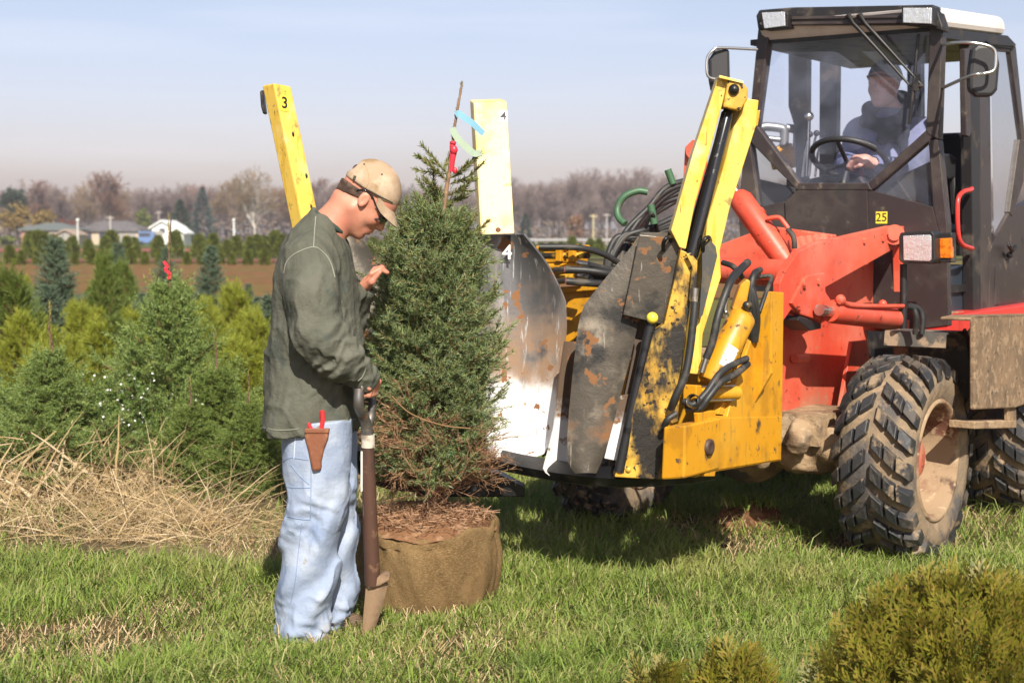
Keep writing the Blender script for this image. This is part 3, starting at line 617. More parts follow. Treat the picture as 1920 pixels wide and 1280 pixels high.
# ---- houses
def house(label, px0, px1, ye, yr, Y, wall, roof, wins, hip=.8, depth=7., name='house', cat='house', doors=()):
    x0, x1 = (px0-960)/FPX*Y, (px1-960)/FPX*Y; he = hgt(ye, Y); hr = hgt(yr, Y); t = thing(name, label, cat, ((x0+x1)/2, Y, 0), 'houses and barns on the horizon'); y1 = Y+depth; ym = Y+depth/2
    b = MB(); b.box(((x0+x1)/2, ym, he/2), ((x1-x0)/2, 0, 0), (0, depth/2, 0), (0, 0, he/2))
    if hip < .2: b.prism([(x0, Y, he), (x1, Y, he), ((x0+x1)/2, Y, hr-.15)], (0, depth, 0))
    part('wall', b, wall, t); b = MB(); e = .4
    if hip >= .2:
        q = [(x0-e, Y-e, he), (x1+e, Y-e, he), (x1+e, y1+e, he), (x0-e, y1+e, he), (x0+hip*3, ym, hr), (x1-hip*3, ym, hr)]; b.add(q+[(v[0], v[1], v[2]+.18) for v in q], [(0, 1, 5, 4), (1, 2, 5), (2, 3, 4, 5), (3, 0, 4), (0, 3, 2, 1), (6, 7, 11, 10), (7, 8, 11), (8, 9, 10, 11), (9, 6, 10), (0, 6, 7, 1), (1, 7, 8, 2)])
    else:
        xm = (x0+x1)/2
        for sx in (x0-e, x1+e): b.prism([(xm, Y-e, hr), (sx, Y-e, he-.1), (sx, Y-e, he+.1), (xm, Y-e, hr+.2)], (0, depth+2*e, 0))
    part('roof', b, roof, t)
    for (f, w_, zc, hh) in wins:
        b = MB(); xc = x0+(x1-x0)*f; b.box((xc, Y-.03, zc), (w_/2, 0, 0), (0, .03, 0), (0, 0, hh/2)); part('window', b, M_win, t)
    for (f, w_, hh) in doors: b = MB(); xc = x0+(x1-x0)*f; b.box((xc, Y-.03, hh/2), (w_/2, 0, 0), (0, .04, 0), (0, 0, hh/2)); part('door', b, M_door, t)
    return t
M_win = M('far_window', (.05, .06, .08), .2); M_door = M('far_door', (.3, .28, .26), .5)
brick = M('far_brick', (.36, .2, .15), .9, layers=[((.28, .15, .11), 3, .45, .6)]); grey = M('far_shingle', (.14, .13, .135), .9, layers=[((.1, .09, .09), 2, .4, .6)]); white = M('far_white', (.8, .8, .8), .6); tan = M('far_tan', (.5, .4, .3), .8); teal = M('far_green_roof', (.12, .14, .135), .8)
house('low brick house with grey green roof at the far left of the horizon', 42, 138, 432, 420, 205, brick, teal, [(.2, .9, 1.3, 1), (.45, .9, 1.3, 1), (.8, 1.4, 1.2, 1.1)], doors=[(.62, 1, 2.)])
house('long house with a wide dark grey roof left of the white barn', 150, 262, 434, 416, 214, tan, grey, [(.15, 1, 1.3, 1), (.4, 1, 1.3, 1), (.62, 1, 1.3, 1)], doors=[(.8, 2.4, 2.1)])
house('white gabled barn, the brightest building on the horizon', 287, 325, 428, 415, 208, white, white, [(.5, .8, 2., .7)], 0, 8, 'barn', 'barn', doors=[(.3, 1.3, 2.)])
house('low white shed leaning on the right side of the barn', 322, 345, 438, 428, 206, white, white, [], 0, 5, 'shed', 'shed', doors=[(.5, .9, 1.4)])
house('small tan garage with pale door beside the brick house', 108, 142, 441, 432, 196, tan, M('far_tan_roof', (.34, .26, .2), .9), [], 0, 5, 'garage', 'garage', doors=[(.5, 1.6, 1.7)])
def pole(label, px, top, Y, r=.12, arm=True, m=None):
    x, y = pos(px, Y); h = hgt(top, Y); t = thing('utility_pole', label, 'pole', (x, y, 0), 'poles along the horizon'); b = MB(); b.tube([(x, y, 0), (x, y, h)], [r, r*.8], 8); part('post', b, m or white, t)
    b = MB()
    if arm: b.box((x, y, h-.25), (.5, 0, 0), (0, .06, 0), (0, 0, .06)); part('cross_arm', b, m or white, t)
    else: b.ball((x, y, h+.1), .2, 10); part('lamp_head', b, white, t)
m_pole = M('weathered_pole', (.42, .38, .36), .8)
pole('white lamp post standing before the long grey roof', 148, 414, 190, .12, False, M('post_offwhite', (.6, .58, .56), .6))
pole('pale utility pole between the grey roof and the barn', 209, 405, 200, .13, True, m_pole)
pole('thin light pole left of the pale barked sycamore', 440, 414, 200, .12, False)
pole('thin pole behind the barn roof', 300, 396, 235, .1, True, m_pole)
pole('yellowish pole in front of the grey wood, right of the cream post', 1112, 402, 200, .1, True, M('pole_yellow', (.55, .48, .25), .7))
pole('pale pole nearest the coiled hoses in front of the grey wood', 1137, 400, 205, .1, True, m_pole)
x, y = pos(250, 195); t = thing('playground_slide', 'small yellow slide on the lawn left of the white barn', 'slide', (x, y, 0)); b = MB(); b.prism([(x-.9, y, 1.3), (x+.8, y, .1), (x+.8, y, .3), (x-.9, y, 1.5)], (0, .6, 0)); part('chute', b, M('slide_yellow', (.75, .5, .05), .4), t); b = MB()
for dx in (-.95, -.75): b.tube([(x+dx-.3, y+.3, 0), (x+dx, y+.3, 1.5)], .05, 6)
part('ladder', b, m_pole, t)
x, y = pos(276, 200); t = thing('parked_van', 'small blue van parked left of the white barn', 'van', (x, y, 0)); b = MB(); b.prism([(x-1.1, y, .35), (x+1.1, y, .35), (x+1.1, y, 1.1), (x+.7, y, 1.9), (x-1.1, y, 1.9)], (0, 1.6, 0)); part('body', b, M('van_blue', (.12, .2, .4), .4), t, bevel=.06)
b = MB(); b.box((x-.2, y-.01, 1.45), (.75, 0, 0), (0, .012, 0), (0, 0, .25)); part('window', b, M_win, t)
for dx in (-.65, .65): b = MB(); b.lathe((x+dx, y, .35), (0, -1, 0), [(0, 0), (.06, 0), (.06, .3), (-.1, .35), (-.1, 0)], 14); part('wheel', b, M_win, t)
x0, x1 = pos(990, 215)[0], pos(1260, 215)[0]; t = thing('guard_rail', 'pale roadside guard rail running before the grey wood', 'guard rail', (x0, 215, 0)); b = MB(); b.box(((x0+x1)/2, 215, .75), ((x1-x0)/2, 0, 0), (0, .04, 0), (0, 0, .16)); part('rail', b, M('galvanised', (.33, .33, .34), .6), t)
for k in range(9): b = MB(); b.box((x0+(x1-x0)*(k+.5)/9, 215.1, .4), (.07, 0, 0), (0, .07, 0), (0, 0, .4)); part('post', b, m_pole, t)
# ================================================================== TREE SPADE (four bladed digger on the front of the loader)
YAW = R_(35); Fv = Vector((-math.sin(YAW), -math.cos(YAW), 0)); Sv = Vector((math.cos(YAW), -math.sin(YAW), 0)); Zv = Vector((0, 0, 1)); VO = Vector((1.81, 6.83, 0))
def V3(f, s, z=0): return VO+Fv*f+Sv*s+Zv*z
def sp(px, py, s): return onp(px, py, V3(0, s), Sv)      # on a plane along the vehicle's side
def fp(px, py, f): return onp(px, py, V3(f, 0), Fv)      # on a plane across the vehicle
def pl_s(mb, poly, s, th): return mb.prism([sp(x, y, s) for x, y in poly], -Sv*th)
def pl_f(mb, poly, f, th): return mb.prism([fp(x, y, f) for x, y in poly], -Fv*th)
def pl_y(mb, poly, Y, th, dx=0): return mb.prism([at(x, y, Y) for x, y in poly], (dx, th, 0))
BK = (.012, .012, .013)
m_amber = M('amber_paint', (.58, .27, .01), .42, layers=[((.44, .2, .01), 6, .5, .62), ((.08, .055, .03), 24, .6, .67, {'rough': .8}), ((.3, .16, .03), 13, .58, .66, {'stretch': (2, 2, .4), 'seed': 7, 'amt': .7}), ((.04, .032, .025), 5, .64, .74, {'rough': .6}), ((.62, .33, .03), 3, .45, .7, {'seed': 5, 'amt': .6})], bump=(30, .0012))
m_lemon = M('lemon_paint', (.74, .5, .09), .45, layers=[((.66, .4, .04), 11, .52, .6, {'stretch': (3, 3, .3)}), ((.7, .42, .03), 5, .5, .66), ((.3, .21, .06), 14, .6, .7, {'rough': .8}), ((.05, .04, .03), 30, .66, .7), ((.06, .05, .03), 22, .66, .69, {'stretch': (4, 4, .25), 'seed': 9}), ((.82, .68, .28), 3, .5, .62, {'seed': 8})], bump=(40, .0012))
m_cream = M('cream_paint', (.8, .62, .3), .5, layers=[((.76, .5, .16), 4, .48, .6), ((.42, .3, .12), 20, .61, .7), ((.5, .38, .18), 18, .6, .66, {'stretch': (4, 4, .3), 'seed': 9}), ((.82, .72, .42), 5, .55, .65, {'seed': 8})], bump=(40, .0012))
m_worn = M('worn_amber', (.5, .27, .02), .5, layers=[((.62, .38, .05), 8, .45, .6), ((.022, .02, .018), 7, .42, .56, {'rough': .35, 'stretch': (1, 1, .45)}), ((.12, .075, .03), 18, .58, .68), ((.02, .018, .016), 40, .56, .62, {'rough': .25})], bump=[(25, .002), (90, .001)])
m_black = M('black_steel', BK, .38, .3, layers=[((.05, .045, .04), 12, .5, .7, {'rough': .6})], bump=(60, .0006))
m_grease = M('greasy_rod', (.01, .01, .011), .16, layers=[((.035, .03, .026), 25, .6, .7, {'rough': .5})], coat=.4)
m_hose = M('rubber_hose', (.022, .022, .022), .5, layers=[((.085, .07, .055), 8, .5, .68, {'rough': .8})], bump=(150, .0006))
m_chrome = M('bright_fitting', (.62, .6, .56), .28, 1, layers=[((.16, .12, .08), 30, .55, .65, {'rough': .7, 'metal': .2})])
m_green = M('green_hose', (.05, .12, .06), .5, layers=[((.1, .11, .08), 14, .55, .7)])
soilL = ((.2, .09, .035), 13, .6, .64, {'rough': .95, 'metal': 0, 'seed': 3})
m_blade_dark = M('dark_blade_steel', (.09, .078, .062), .4, .5, layers=[((.26, .22, .17), 3.2, .5, .66, {'rough': .6, 'metal': .2}), ((.025, .024, .023), 5, .52, .66, {'rough': .5}), ((.3, .27, .23), 20, .66, .7, {'stretch': (3, 3, .25)}), ((.19, .1, .05), 5, .5, .62, {'z': (1.0, .8), 'rough': .95, 'metal': 0}), soilL], bump=[(14, .003), (110, .0007)])
m_blade4 = M('polished_blade_steel', (.13, .13, .135), .36, .6, layers=[((.27, .25, .24), 3, .42, .62, {'stretch': (2.5, 2.5, .4), 'rough': .42, 'metal': .4}), ((.25, .16, .1), 5, .38, .56, {'ax': ('Z', (1.62, 1.3)), 'rough': .7, 'metal': .1, 'wamp': .6}), ((.78, .77, .78), 3.2, .34, .52, {'ax': ('Z', (1.36, 1.1)), 'rough': .38, 'metal': .1, 'wob': 3, 'wamp': .7, 'stretch': (2.2, 2.2, .5)}), ((.78, .77, .78), 2, .1, .2, {'ax': ('Z', (1.08, .98)), 'rough': .38, 'metal': .1, 'wob': 5, 'wamp': .55}), ((.5, .5, .5), 9, .58, .66, {'stretch': (4, 4, .25), 'rough': .3}), ((.22, .1, .04), 10, .615, .63, {'rough': .95, 'metal': 0, 'seed': 6}), ((.42, .25, .12), 7, .64, .67, {'rough': .9, 'metal': 0, 'seed': 2})], bump=[(20, .0012)])  # white lower layers paint in the sun's glare on polished steel
m_whiteblade = M('glare_white_steel', (.76, .75, .75), .38, .1, layers=[((.11, .07, .045), 6, .2, .3, {'ax': ('Z', (.84, .93)), 'wob': 7, 'wamp': .3, 'rough': .8}), ((.2, .09, .035), 14, .58, .62, {'rough': .9, 'z': (.6, .72), 'wamp': .1}), ((.3, .26, .22), 20, .64, .7)], bump=(30, .0008))  # base white paints in the bright reflection off a polished blade
m_white = M('white_label', (.8, .8, .78), .5); m_ink = M('black_ink', (.012, .012, .014), .5)
m_lab = M('yellow_label', (.8, .62, .06), .45)

ts = thing('tree_spade', 'yellow hydraulic tree spade with four steel blades, opened beside the balled spruce', 'tree spade', V3(1.5, -.8))
def blade(name, rows, Y0, Y1, bulge, m, n=14, th=.009, **k):
    """a curved steel blade: rows of (py, px left, px right)"""
    ys = [r_[0] for r_ in rows]; g = []
    for j in range(25):
        t = j/24; t = t+.0; y = ys[0]+(ys[-1]-ys[0])*(1-(1-t)**1.25); a = np.interp(y, ys, [r_[1] for r_ in rows]); b = np.interp(y, ys, [r_[2] for r_ in rows]); Y = Y0+(Y1-Y0)*t
        g.append([at(a+(b-a)*i/n, y, Y+bulge*(1-(2*i/n-1)**2)) for i in range(n+1)])
    o = part(name, MB().sheet(g), m, ts, **k); return solid(o, th, 1 if bulge > 0 else -1)
# --- blade 4, open towards the camera
b4 = blade('blade', [(440, 905, 982), (470, 895, 1006), (497, 887, 1027), (530, 880, 1044), (562, 876, 1059), (615, 878, 1061), (700, 891, 1052), (780, 903, 1042), (826, 910, 1035), (846, 919, 1023), (856, 934, 994)], 6.44, 6.34, .085, m_blade4, label='polished blade with sun glare painted white on its lower half, painted number 4 on top')
text_part('painted_number', '4', .088, at(951, 474, 6.47), (1, .0, 0), (0, 0, 1), m_white, b4, .003, .001)
# --- post 4
b = MB(); q0 = [at(x, y, Y) for x, y, Y in ((888, 192, 6.72), (950, 190, 6.72), (965, 438, 6.42), (902, 440, 6.42))]; b.prism(q0, (-.02, .1, .02))
p4 = part('post', b, m_cream, ts, bevel=.006, label='cream yellow guide post numbered 4')
fx = (q0[1]-q0[0]).normalized(); fz = (q0[0]-q0[3]).normalized(); fn = fx.cross(fz).normalized()
def plate(name, c, ux, uz, w, h, m, par, th=.002):
    b = MB(); ux = Vector(ux).normalized(); uz = Vector(uz); uz = (uz-ux*uz.dot(ux)).normalized(); n = ux.cross(uz); b.box(Vector(c)+n*th*.5, ux*w/2, uz*h/2, n*th/2); return part(name, b, m, par)
c = onp(944, 219, q0[0], fn); plate('number_plate', c, fx, fz, .034, .055, m_white, p4); text_part('number', '4', .058, c, fx, fz, m_ink, p4, .003, .001)
b = MB(); c = onp(934, 431, q0[0], fn); b.lathe(c, fn, [(.0, .012), (.003, .011), (.005, .006), (.005, 0)], 14); part('bolt', b, M('rusty_bolt', (.16, .06, .03), .8), p4)
# --- post 3, leaning out to the left behind the man
def pA(y): return (492+(548.5-492)*(y-160)/(440-160), y)
T = [(491, 160, 6.2), (513, 156, 6.14), (546, 162, 6.2)]; B_ = [(566, 520, 6.2), (588, 516, 6.14), (622, 522, 6.2)]
tp = [at(*q) for q in T]; bt = [at(*q) for q in B_]; tp.append(tp[0]+tp[2]-tp[1]); bt.append(bt[0]+bt[2]-bt[1])
b = MB(); b.prism(tp, None, bt); p3 = part('post', b, m_lemon, ts, bevel=.007, label='lemon yellow guide post numbered 3, leaning left')
u3 = (tp[2]-tp[1]).normalized(); z3 = (tp[1]-bt[1]).normalized(); n3 = u3.cross(z3).normalized(); c = onp(533, 194, tp[1], n3)
plate('number_plate', c, u3, z3, .042, .066, m_lab, p3); text_part('number', '3', .066, c, u3, z3, m_ink, p3, .003, .001)
b = MB(); pl_y(b, [(487, 172), (492, 168), (498, 212), (493, 214), (489, 200)], 6.2, .05); part('stop_block', b, m_black, p3, bevel=.004)
for (x, y) in ((549, 252), (583, 388), (574, 330)): 
    b = MB(); b.ball(onp(x, y, tp[1], n3)+n3*.001, (.006, .004, .012), 8); part('chip', b, m_black, p3)
blade('blade', [(430, 606, 664), (470, 600, 690), (500, 598, 713), (560, 596, 742), (650, 604, 752), (750, 622, 742), (830, 640, 720), (845, 655, 705)], 6.42, 6.3, -.06, m_blade_dark, label='dark soil stained blade behind the man')
# --- blade 1 (far right, only its bright lower end shows) and blade 2 (near, dark outside)
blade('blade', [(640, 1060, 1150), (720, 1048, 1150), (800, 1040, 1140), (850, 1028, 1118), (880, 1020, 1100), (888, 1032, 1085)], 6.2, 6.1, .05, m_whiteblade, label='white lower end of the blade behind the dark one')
blade('blade', [(436, 1203, 1262), (470, 1180, 1276), (513, 1143, 1268), (570, 1097, 1214), (600, 1086, 1196), (650, 1080, 1186), (704, 1074, 1172), (780, 1067, 1152), (826, 1064, 1140), (870, 1067, 1124), (886, 1080, 1116)], 5.98, 5.92, -.014, m_blade_dark, label='dark soil stained blade nearest the camera')
b = MB(); pl_y(b, [(1199, 440), (1262, 446), (1277, 467), (1265, 540), (1244, 609), (1168, 590), (1184, 515)], 5.9, .012); part('blade_bracket', b, m_blade_dark, ts, bevel=.003)
b = MB(); pl_y(b, [(1162, 742), (1184, 738), (1157, 864), (1133, 859)], 5.95, .02); part('blade_glint', b, m_whiteblade, ts, bevel=.003)  # strip added for the polished blade's reflection, painted white
b = MB(); pl_y(b, [(1171, 585), (1246, 600), (1178, 892), (1142, 875), (1190, 650)], 6.0, .05); part('tower_web', b, M('rusty_web', (.075, .05, .035), .7, layers=[((.02, .018, .016), 8, .45, .6)]), ts, bevel=.003)
b = MB(); b.tube([at(1222, 600, 5.87), at(1161, 884, 5.84)], .021, 16); part('guide_rod', b, M('dark_guide_rod', (.03, .03, .032), .32, .4, layers=[((.01, .01, .01), 9, .5, .6)]), ts)
b = MB(); b.ball(at(1223, 596, 5.845), .0235, 16); part('rod_cap', b, m_lab, ts)
# --- near tower (number 2): worn side plate, twin rails, black ram between them
b = MB(); pl_y(b, [(1266, 520), (1276, 468), (1288, 473), (1300, 488), (1299, 530), (1283, 650), (1271, 790), (1246, 800), (1240, 899), (1152, 894), (1172, 826), (1226, 622), (1245, 608)], 5.83, .09); part('tower_plate', b, m_worn, ts, bevel=.004)
b = MB(); pl_y(b, [(1347, 144), (1366, 149), (1354, 197), (1329, 290), (1302, 387), (1286, 467), (1274, 464), (1258, 432), (1299, 288)], 5.86, .1); part('rail', b, m_lemon, ts, bevel=.004)
b = MB(); pl_y(b, [(1399, 185), (1423, 188), (1418, 236), (1368, 392), (1350, 470), (1352, 520), (1318, 626), (1313, 702), (1293, 700), (1298, 640), (1318, 520), (1326, 413), (1352, 330), (1377, 236)], 5.9, .1, -.03); part('rail', b, m_lemon, ts, bevel=.004)
b = MB(); pl_y(b, [(1362, 190), (1385, 195), (1330, 420), (1300, 640), (1270, 760), (1272, 520), (1280, 460), (1300, 400)], 5.97, .02); part('rail_back_plate', b, m_black, ts)
b = MB(); b.tube([at(1366, 206, 5.9), at(1364, 214, 5.9), at(1297, 480, 5.88)], [.016, .0255, .0255], 18); part('digging_ram', b, m_grease, ts)
b = MB(); b.tube([at(1372, 190, 5.9), at(1364, 215, 5.9)], .014, 12); part('ram_eye', b, m_worn, ts)
b = MB(); pl_y(b, [(1364, 152), (1392, 154), (1402, 166), (1402, 186), (1388, 208), (1356, 201), (1361, 172)], 5.835, .09); o = part('top_bracket', b, m_worn, ts, bevel=.006); b = MB(); b.lathe(at(1376, 168, 5.832), (-.1, -1, .1), [(0, .021), (.008, .02), (.016, .015), (.018, 0)], 18); part('bolt', b, m_black, o)
b = MB(); pl_y(b, [(1349, 141), (1394, 152), (1394, 157), (1348, 146)], 5.825, .14); part('top_strap', b, m_lemon, ts, bevel=.002)
b = MB(); pl_y(b, [(1412, 210), (1426, 206), (1421, 236), (1409, 240)], 5.93, .05); part('rail_tab', b, m_amber, ts, bevel=.003)
b = MB(); pl_y(b, [(1316, 460), (1330, 448), (1342, 462), (1345, 480), (1318, 590), (1310, 600), (1316, 514)], 5.86, .015); part('rail_guard', b, M('dark_guard', (.05, .05, .05), .5, layers=[((.09, .075, .05), 14, .5, .6)]), ts, bevel=.002)
b = MB(); pl_y(b, [(1286, 476), (1296, 474), (1308, 490), (1306, 540), (1298, 580), (1292, 560), (1298, 500)], 5.8, .012); part('ear_plate', b, m_worn, ts, bevel=.003)
for (x, y) in ((1246, 462), (1320, 462)):
    b = MB(); b.curve([at(x-2, y+8, 5.86), at(x-2, y-6, 5.84), at(x+2, y-14, 5.83), at(x+9, y-17, 5.85), at(x+12, y-10, 5.9)], .0085, 8); part('hook', b, m_black, ts)
b = MB(); pl_f(b, [(1244, 800), (1285, 797), (1283, 897), (1239, 899)], 1.62, .3); part('foot_box', b, m_amber, ts, bevel=.008)
for (x, y) in ((1178, 880), (1262, 885)):
    b = MB(); b.lathe(at(x, y, 5.83), (0, -1, 0), [(0, .012), (.006, .011), (.008, 0)], 12); part('bolt', b, m_worn, ts)
# --- frame: side plate, back plate, ring skirt, left gate arm
b = MB(); pl_s(b, [(1441, 546), (1470, 548), (1467, 780), (1465, 863), (1342, 884), (1341, 893), (1322, 893), (1309, 774), (1341, 769), (1343, 779), (1364, 780), (1382, 712)], -.28, .022)
sp_ = part('side_plate', b, m_amber, ts, bevel=.004)
b = MB(); pl_s(b, [(1330, 783), (1467, 781), (1464, 861), (1345, 881), (1332, 880)], -.276, .02); part('side_plate_lower', b, m_amber, sp_, bevel=.003)
b = MB(); b.lathe(sp(1328, 838, -.27), Sv, [(0, .034), (.012, .032), (.016, .022), (.012, .016), (.012, 0)], 20); part('pivot_pin', b, M('brown_pin', (.06, .035, .025), .6), sp_)
b = MB(); pl_f(b, [(1010, 548), (1060, 540), (1128, 536), (1128, 726), (1052, 726), (1010, 700)], .98, .03); pl_f(b, [(1050, 538), (1128, 533), (1128, 543), (1050, 549)], 1.01, .04); part('back_plate', b, m_amber, ts, bevel=.004)
b = MB(); b.box(V3(.88, -.72, .72), Fv*.06, Sv*.4, Zv*.2); b.box(V3(1.15, -.36, .62), Fv*.32, Sv*.06, Zv*.1); part('frame_beam', b, m_amber, ts, bevel=.008)
b = MB(); pl_f(b, [(1296, 690), (1420, 590), (1446, 560), (1446, 700), (1400, 780), (1300, 800)], 1.0, .02); part('inner_plate', b, m_amber, ts, bevel=.003)
lo = [(870, 868, 6.6), (930, 876, 6.35), (985, 888, 6.18), (1040, 898, 6.06), (1100, 906, 5.95), (1160, 910, 5.87), (1230, 908, 5.82), (1300, 902, 5.86), (1340, 895, 5.95)]
g = [[at(x, y-34, Y+.1), at(x, y-12, Y+.02), at(x, y, Y+.04), at(x, y+1, Y+.16)] for x, y, Y in lo]; o = part('ring_skirt', MB().sheet(g), m_black, ts); solid(o, .012)
b = MB(); pl_y(b, [(780, 885), (880, 876), (935, 888), (984, 914), (984, 931), (880, 932), (780, 930)], 6.62, .12); part('gate_arm', b, m_black, ts, bevel=.006)  # the shadow on this arm is put into its black colour
b = MB(); b.tube(cr([at(800, 905, 6.7), at(740, 900, 6.68), at(700, 885, 6.6), at(665, 850, 6.46), at(655, 800, 6.45)], 4), .045, 8); part('gate_arm', b, m_black, ts)
b = MB(); pl_y(b, [(576, 440), (640, 442), (652, 570), (592, 560)], 6.22, .2); part('post_bracket', b, m_amber, p3, bevel=.004)
# --- hydraulic ram on the frame
a, c = at(1391, 596, 6.0), at(1334, 712, 5.92); d = (c-a).normalized(); b = MB(); b.tube([a-d*.03, a-d*.012, a, c, c+d*.012], [.03, .05, .056, .056, .05], 24); ra = part('lift_ram', b, m_amber, ts)
nrm = (Vector((0, -1, 0))-d*Vector((0, -1, 0)).dot(d)).normalized(); sd = d.cross(nrm); lc = at(1351, 660, 5.9); lc = a+d*(lc-a).dot(d); g = []
for i in range(7):
    an = -.75+.95*i/6; g.append([lc+d*(t-.045)+(nrm*math.cos(an)+sd*math.sin(an))*.0568 for t in (0, .03, .06, .09)])
part('maker_label', MB().sheet(g), M('worn_white_label', (.75, .74, .7), .5, layers=[((.5, .2, .14), 30, .58, .62, {'stretch': (1, 1, 2)}), ((.03, .03, .03), 60, .6, .63)]), ra)
b = MB(); pl_y(b, [(1372, 580), (1388, 534), (1400, 522), (1408, 527), (1402, 560), (1398, 590)], 5.99, .07); part('ram_lug', b, m_amber, ra, bevel=.008)
b = MB(); b.lathe(at(1401, 573, 5.97), (0, -1, 0), [(0, .02), (.012, .019), (.014, 0)], 14); part('pin', b, m_worn, ra)
b = MB(); b.tube([at(1357, 582, 5.93), at(1360, 592, 5.94)], .02, 8); b.tube([at(1362, 553, 5.93), at(1359, 583, 5.93)], .0125, 8); part('fitting', b, m_chrome, ra)
b = MB(); b.tube([at(1308, 738, 5.87), at(1382, 736, 6.0)], .028, 16); o = part('gate_ram', b, m_amber, ts)
b = MB(); pl_s(b, [(1376, 718), (1397, 720), (1397, 752), (1374, 750)], -.3, .06); part('ram_end', b, m_amber, o, bevel=.004); b = MB(); pl_s(b, [(1306, 722), (1316, 722), (1316, 752), (1306, 752)], -.3, .06); part('ram_end', b, m_amber, o, bevel=.004)
b = MB()
for dy in (-13, 13): b.tube([at(1312, 738+dy, 5.86), at(1378, 736+dy, 5.98)], .0055, 8)
b.tube([at(1364, 716, 5.95), at(1364, 704, 5.95)], .014, 8); part('tie_rod', b, m_chrome, o)
b = MB(); pl_s(b, [(1346, 776), (1356, 752), (1364, 754), (1358, 778)], -.3, .03); part('stay', b, m_amber, ts, bevel=.002)
# --- hydraulic valve block behind blade 4
vb = MB(); pl_f(vb, [(1018, 470), (1082, 466), (1084, 530), (1022, 534)], 1.05, .09); o = part('valve_block', vb, m_amber, ts, bevel=.006)
for i, y in enumerate((466, 480, 500, 520)):
    b = MB(); b.tube([fp(1008, y, 1.12), fp(1104 if i < 2 else 1080, y-1, 1.12)], .014, 12); part('valve_spool', b, m_amber if i % 2 == 0 else m_worn, o)
for x in (1046, 1070): b = MB(); pl_f(b, [(x-5, 458), (x+5, 458), (x+5, 490), (x-5, 490)], 1.15, .05); part('clamp', b, m_amber, o, bevel=.003)
for k, (x0, y0, x1, y1) in enumerate(((1084, 492, 1104, 496), (1040, 506, 1060, 505), (1085, 516, 1106, 520), (1044, 528, 1062, 526))): b = MB(); b.tube([fp(x0, y0, 1.17), fp(x1, y1, 1.17)], .013, 8); part('fitting', b, m_chrome, o)
def hose(pts, r=.0135, m=m_hose, par=ts, name='hose'):
    b = MB(); b.curve([at(*p) for p in pts], r, 8); return part(name, b, m, par)
hose([(1010, 463, 6.45), (1080, 464, 6.45), (1125, 474, 6.5), (1158, 492, 6.55), (1190, 520, 6.6)])
hose([(1104, 496, 6.4), (1140, 505, 6.45), (1170, 508, 6.5)]); hose([(1060, 505, 6.4), (1100, 507, 6.4), (1140, 513, 6.42), (1175, 520, 6.5)], .016); hose([(1062, 527, 6.38), (1110, 531, 6.38), (1165, 534, 6.5)], .016); hose([(1106, 520, 6.42), (1150, 526, 6.5)])
hose([(1303, 566, 5.8), (1300, 600, 5.79), (1293, 660, 5.78), (1284, 705, 5.77), (1266, 745, 5.77), (1258, 766, 5.8)], .0155)
b = MB(); b.tube([at(1304, 540, 5.8), at(1303, 552, 5.8)], .015, 6); b.tube([at(1303, 552, 5.8), at(1302, 572, 5.8)], .0125, 10); part('fitting', b, m_chrome, ts)
hose([(1402, 492, 6.15), (1388, 506, 6.05), (1368, 532, 5.92), (1347, 590, 5.86), (1336, 640, 5.85), (1324, 672, 5.85)], .0165)
b = MB(); b.tube([at(1324, 672, 5.85), at(1316, 698, 5.85)], .013, 8); part('fitting', b, m_chrome, ts)
hose([(1362, 556, 5.92), (1366, 534, 5.95), (1378, 512, 6.05), (1395, 500, 6.2)])
hose([(1392, 520, 6.1), (1375, 500, 6.15), (1355, 492, 6.2)], .012)
for k in range(3): hose([(1425-4*k, 506+8*k, 6.25), (1413-3*k, 516+6*k, 6.12), (1405+5*k, 560, 6.1), (1408+6*k, 600, 6.12), (1412+2*k, 640, 6.15)], .014)
hose([(1420, 520, 6.3), (1442, 517, 6.28), (1446, 523, 6.27), (1436, 550, 6.2), (1424, 585, 6.15)], .009)
hose([(1400, 672, 5.98), (1372, 684, 5.9), (1348, 702, 5.84), (1325, 735, 5.8), (1300, 758, 5.78), (1282, 752, 5.8)], .014); hose([(1402, 682, 6.0), (1380, 700, 5.9), (1352, 716, 5.83), (1328, 745, 5.79), (1312, 765, 5.79), (1285, 768, 5.8)], .014)
hose([(1268, 775, 5.77), (1252, 786, 5.76), (1245, 800, 5.78)], .013); b = MB(); b.lathe(at(1300, 752, 5.77), (-.5, -.6, .3), [(-.012, .028), (.012, .028), (.012, .024), (-.012, .024)], 18); part('hose_clamp', b, m_worn, ts)
# --- hose bundle hanging over the coupler
for k in range(9):
    q = rr.normal(size=6)*4; hose([(1292-2*k, 338+4*k+q[0], 6.95), (1250-4*k+q[1], 352+7*k, 6.9), (1215-3*k, 385+7*k+q[2], 6.85), (1180+q[3]-k, 430+5*k, 6.8), (1160+3*k, 470+q[4], 6.75), (1146+5*k, 500, 6.7)], .0135)
for k in range(4):
    q = rr.normal(size=5)*3; hose([(1280, 400+9*k, 6.8), (1235, 420+6*k+q[0], 6.75), (1205-4*k, 432+6*k, 6.7), (1172-4*k, 448+q[1], 6.68), (1150-3*k, 478+q[2], 6.66), (1136-k, 520, 6.65)], .014)
b = MB(); b.curve([at(1210, 428, 6.7), at(1222, 400, 6.66), at(1235, 440, 6.72)], .009, 6); part('hose_tie', b, m_black, ts)
hose([(1214, 360, 6.9), (1195, 358, 6.9), (1170, 369, 6.9), (1158, 390, 6.9), (1160, 408, 6.88), (1172, 420, 6.85)], .016, m_green)
hose([(1252, 318, 6.9), (1262, 345, 6.9)], .017, m_green); hose([(1220, 384, 6.68), (1227, 420, 6.68)], .017, m_green)
